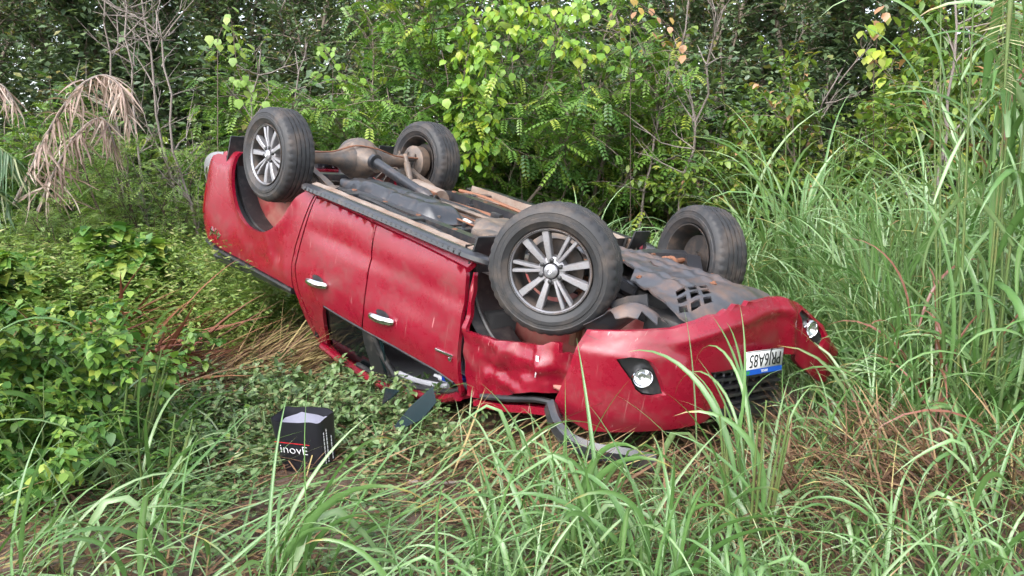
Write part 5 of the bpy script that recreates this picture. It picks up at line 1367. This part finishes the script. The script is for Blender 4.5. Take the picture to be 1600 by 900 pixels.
near_bush('dense broad-leaved shrub at the left edge of the foreground', 25, 4.3, 1.0, .62, 230, .066, 61, 2.2)
near_bush('broad-leaved shrub right of the left edge shrub, behind the kinked grass', 150, 4.75, .95, .58, 180, .062, 62, 2.0)
near_bush('low broad-leaved shrub in front of the left edge shrub', 60, 3.8, .55, .45, 90, .056, 66, 1.3)
near_bush('shrub with large round pale leaves at the left edge, middle height', 15, 7.0, .9, .5, 40, .17, 63)
near_bush('upright broad-leaved weed below the dead palm', 195, 7.6, 1.25, .4, 60, .17, 64)

# ---------------------------------------------------------------- broken leafy branches beside the wreck
FB = []
for i in range(3):
    (tv, tf), (lv, lf, lt) = plant(seed=80 + i, H=.28, R=.55, nstem=4, ntwig=46, per=10, size=[.060, .052, .07][i], tpl=T_ovate, twig=.32, lean=.5, low=.1, droop=.12, base=.05, tint=([.5, .62, .45][i], .2), r0=.009, shell=.9, jit=.5)
    FB.append((np_mesh('stem', tv, tf, M['darktwig']), np_mesh('leaves', lv, lf, L['fallen'], lt)))
falls = [(600, 5.45, 'leafy branch against the roof edge under the front window'), (575, 5.2, 'broken leafy branch resting on the roof edge below the door pillar'), (545, 5.6, 'leafy branch poking into the rear door window'), (620, 5.05, 'leafy branch beside the smaller glass piece'), (540, 5.35, 'broken leafy branch lying against the front door window'), (500, 5.75, 'broken leafy branch under the rear door window'), (560, 4.95, 'broken leafy branch in front of the glass shard'), (470, 5.25, 'broken leafy branch behind the bag'), (430, 5.6, 'broken leafy branch left of the rear door window'), (400, 5.05, 'broken leafy branch left of the bag'),
         (350, 5.5, 'broken leafy branch beyond the left of the bag'), (300, 4.6, 'broken leafy branch front left of the bag'), (690, 4.5, 'broken leafy branch right of the glass shard on the soil'), (290, 5.0, 'broken leafy branch beside the left shrub'), (520, 6.25, 'leafy branch pushed up against the rear door'), (380, 6.1, 'broken leafy branch at the foot of the flattened stalks')]
for j, (u, Y, lab) in enumerate(falls):
    put_plant('broken_branch', FB[j % 3], PX(u, Y), Y, j * 2.1, .8 + .05 * (j % 4), lab, 'branch', 'broken leafy branches', parts=('stem', 'leaves'))
# fallen sticks
sticks = [((270, 690, 4.75), (360, 665, 5.0), (415, 628, 5.4), 'long thin stick pointing at the bag from the left'), ((300, 600, 5.7), (345, 590, 5.8), (400, 588, 5.85), 'pale broken stick left of the crushed leaves'), ((640, 740, 4.1), (690, 745, 4.05), (735, 735, 4.1), 'short stick on the bare soil'), ((280, 570, 6.1), (330, 565, 6.2), (400, 555, 6.3), 'dark thin stick lying below the flattened stalks'), ((770, 710, 4.4), (785, 722, 4.3), (800, 735, 4.2), 'stub of brown cane on the flattened grass')]
for j, (a, b, c, lab) in enumerate(sticks):
    P = np.array(catmull([(PX(u, Y), Y, float(ground_z(PX(u, Y), Y)) + .03) for u, v, Y in (a, b, c)], 5)); o0 = P[0].copy()
    v, f = tubes([P - o0], [np.linspace(.012, .006, len(P))], 6)
    tag(mobj('fallen_stick', np_mesh('stick', v, f, [M['darktwig'], M['twig'], M['twig'], M['darktwig'], M['rustwood'] if 'rustwood' in M else M['twig']][j]), None, o0), lab, 'stick', 'fallen sticks')
# ================================================================ things around the wreck
# ---- black paper bag standing open
def bag():
    bx, by = PX(484, 4.42), 4.42
    root = empty('paper_bag', (bx, by, float(ground_z(bx, by)) + .005)); root.rotation_euler = (R_(7), R_(-2), R_(-22)); tag(root, 'black shopping bag with white lettering standing open in the leaves', 'bag')
    mblk = simple('black_bag_paper', (.013, .013, .018), .42, dirt=(.05, .05, .06), dirt_amt=.2, scale=6, coat=.1, bmp=.2)
    mwht = simple('white_bag_lining', (.21, .207, .26), .6)
    w, d, h = .165, .10, .30; n = 48
    def ring(z, k, r=.0):
        sx = w * (.80 + .20 * k); sy = d * (.86 + .16 * k); out = []
        for q_ in range(n):
            a = 2 * math.pi * (q_ + .5) / n; c, s_ = math.cos(a), math.sin(a); e = .48 - .10 * (1 - k)
            x = sx * math.copysign(abs(c) ** e, c); y = sy * math.copysign(abs(s_) ** e, s_)
            out.append((x, y, z + r * math.sin(a * 5 + 1)))
        return out
    q = MB(); rows = [ring(.0, 0), ring(.08, .3), ring(.17, .6), ring(.25, .85), ring(h, 1, .006)]
    V = sum(rows, []); F = [(i * n + k, i * n + (k + 1) % n, (i + 1) * n + (k + 1) % n, (i + 1) * n + k) for i in range(4) for k in range(n)] + [tuple(range(n))]
    q.add(V, F); body = q.build('body', mblk, root, auto=50)
    q = MB(); inn = [[(x * .975, y * .965, z) for x, y, z in ring(h - .001, 1, .006)], [(x * .965, y * .95, z) for x, y, z in ring(.16, .6)]]
    V = sum(inn, []); q.add(V, [(k, (k + 1) % n, n + (k + 1) % n, n + k) for k in range(n)]); q.build('lining', mblk, root)
    q = MB()                                     # white sheet bulging inside the mouth
    g = np.random.default_rng(2); V = []; F = []
    for i in range(9):
        for k in range(7):
            x, y = (i / 4 - 1), (k / 3 - 1); rr_ = max(1., math.hypot(x * .9, y * .9)); V.append((x * w * .86 / rr_, y * d * .90 / rr_, h - .058 + .016 * (y + .5) + .007 * math.sin(x * 4 + y * 3) + g.normal(0, .002)))
    for i in range(8):
        for k in range(6): F.append((i * 7 + k, i * 7 + k + 1, (i + 1) * 7 + k + 1, (i + 1) * 7 + k))
    q.add(V, F); q.build('white_sheet', mwht, root)
    mw = simple('white_print', (.80, .80, .82), .5); mr = simple('red_print', (.62, .02, .03), .5)
    T4 = frame4((-.004, -.1075, .140), (1, 0, 0), (0, -.055, 1))
    mobj('lettering', text_mesh('inovE', .070, .0008, mw, T4, spacing=1.0, sx=1.18, thin=-.0012), body)
    q = MB(); q.add([T4 @ Vector(p) for p in ((-.112, .040, .004), (.112, .040, .004), (.112, .044, .004), (-.112, .045, .004))], [(0, 1, 2, 3)]); q.build('red_stripe', mr, body)
    gg = random.Random(4)
    for c, x in enumerate((.02, .045, .085)):      # small vertical print on the gusset
        q = MB(); z = .06
        while z < .24 - .05 * (c == 2):
            l = gg.uniform(.006, .022); y0 = -.09 + x
            q.add([(.1535 + .05 * z + .006, y0, z), (.1535 + .05 * z + .006, y0 + .008, z), (.1535 + .05 * (z + l) + .006, y0 + .008, z + l), (.1535 + .05 * (z + l) + .006, y0, z + l)], [(0, 1, 2, 3)]); z += l + .004
        tag(q.build('small_print', mw, body), kind='stuff')
bag()

# ---- broken tinted glass sheets by the front window
def sheet(name, pts, label, cat, mat, thick=.005, bow=.02):
    P = [Vector(p) for p in pts]; c = sum(P, Vector()) / len(P); nrml = (P[1] - P[0]).cross(P[2] - P[0]).normalized()
    m = len(P); V = [tuple(p - c) for p in P] + [tuple(nrml * bow)] + [tuple(p - c + nrml * thick) for p in P] + [tuple(nrml * (bow + thick))]
    F = [(i, (i + 1) % m, m) for i in range(m)] + [(m + 1 + (i + 1) % m, m + 1 + i, 2 * m + 1) for i in range(m)] + [(i, (i + 1) % m, m + 1 + (i + 1) % m, m + 1 + i) for i in range(m)]
    q = MB(); q.add(V, F); o = q.build(name, mat, None); o.location = c
    return tag(o, label, cat, 'broken window glass')
def w3(u, v, Y): return (PX(u, Y, PZ(v, Y)), Y, PZ(v, Y))
sheet('glass_shard', [w3(614, 668, 4.78), w3(640, 636, 4.90), w3(676, 603, 5.02), w3(682, 628, 4.92), w3(660, 655, 4.82), w3(622, 672, 4.74)], 'large dark teal sheet of crazed window glass leaning below the front window', 'glass', M['shard'])
sheet('glass_shard', [w3(597, 632, 5.05), w3(602, 606, 5.2), w3(625, 610, 5.2), w3(612, 622, 5.1)], 'smaller dark glass piece left of the large leaning sheet', 'glass', M['shard'])
# ---- litter that fell onto the headliner
Tm = lambda x, y, z: TM @ Vector((x, y, z))
q = MB(); q.lathe([(-.075, .002), (-.075, .024), (.03, .024), (.045, .012), (.075, .012), (.075, .002)], 14); o = q.build('bottle', simple('white_bottle_plastic', (.78, .78, .80), .35)); o.location = Tm(-.88, .66, 1.375); o.rotation_euler = (R_(10), R_(12), R_(62)); tag(o, 'small white bottle lying in the open front window', 'bottle')
q = MB(); q.box((0, 0, 0), (.16, .09, .035), bevel=.004); o = q.build('carton', simple('blue_carton', (.015, .06, .42), .4)); o.location = Tm(-.79, .64, 1.345); o.rotation_euler = (R_(12), R_(8), R_(-30)); tag(o, 'blue carton beside the white bottle in the front window', 'carton')
q = MB(); q.box((0, 0, 0), (.15, .10, .03), Matrix.Rotation(.3, 3, 'X'), bevel=.004); q.box((.03, .02, .03), (.08, .06, .02), Matrix.Rotation(-.4, 3, 'Y')); o = q.build('crumpled_carton', simple('grey_carton', (.30, .30, .36), .5, dirt=(.02, .05, .25), dirt_amt=.6, scale=14)); o.location = Tm(-.72, .58, 1.27); o.rotation_euler = (.3, .5, .4); tag(o, 'crumpled grey and blue carton deep in the front window', 'carton')
# ---- torn-off black trim lying under the near bumper corner
q = MB()
path = catmull([w3(864, 636, 4.50), w3(873, 664, 4.38), w3(893, 688, 4.28), w3(930, 704, 4.20), w3(980, 712, 4.16), w3(1022, 722, 4.14)], 5)
o0 = Vector(path[0]); q.sweep([Vector(p) - o0 for p in path], [(-.05, -.045), (.03, -.055), (.05, -.01), (.035, .045), (.0, .060), (-.02, .035), (.005, .0), (-.02, -.025)], upv=(0, -.5, .85))
tag(q.build('bumper_trim', M['charcoal']), 'torn-off scuffed black bumper trim lying under the near corner of the bumper', 'car trim').location = o0
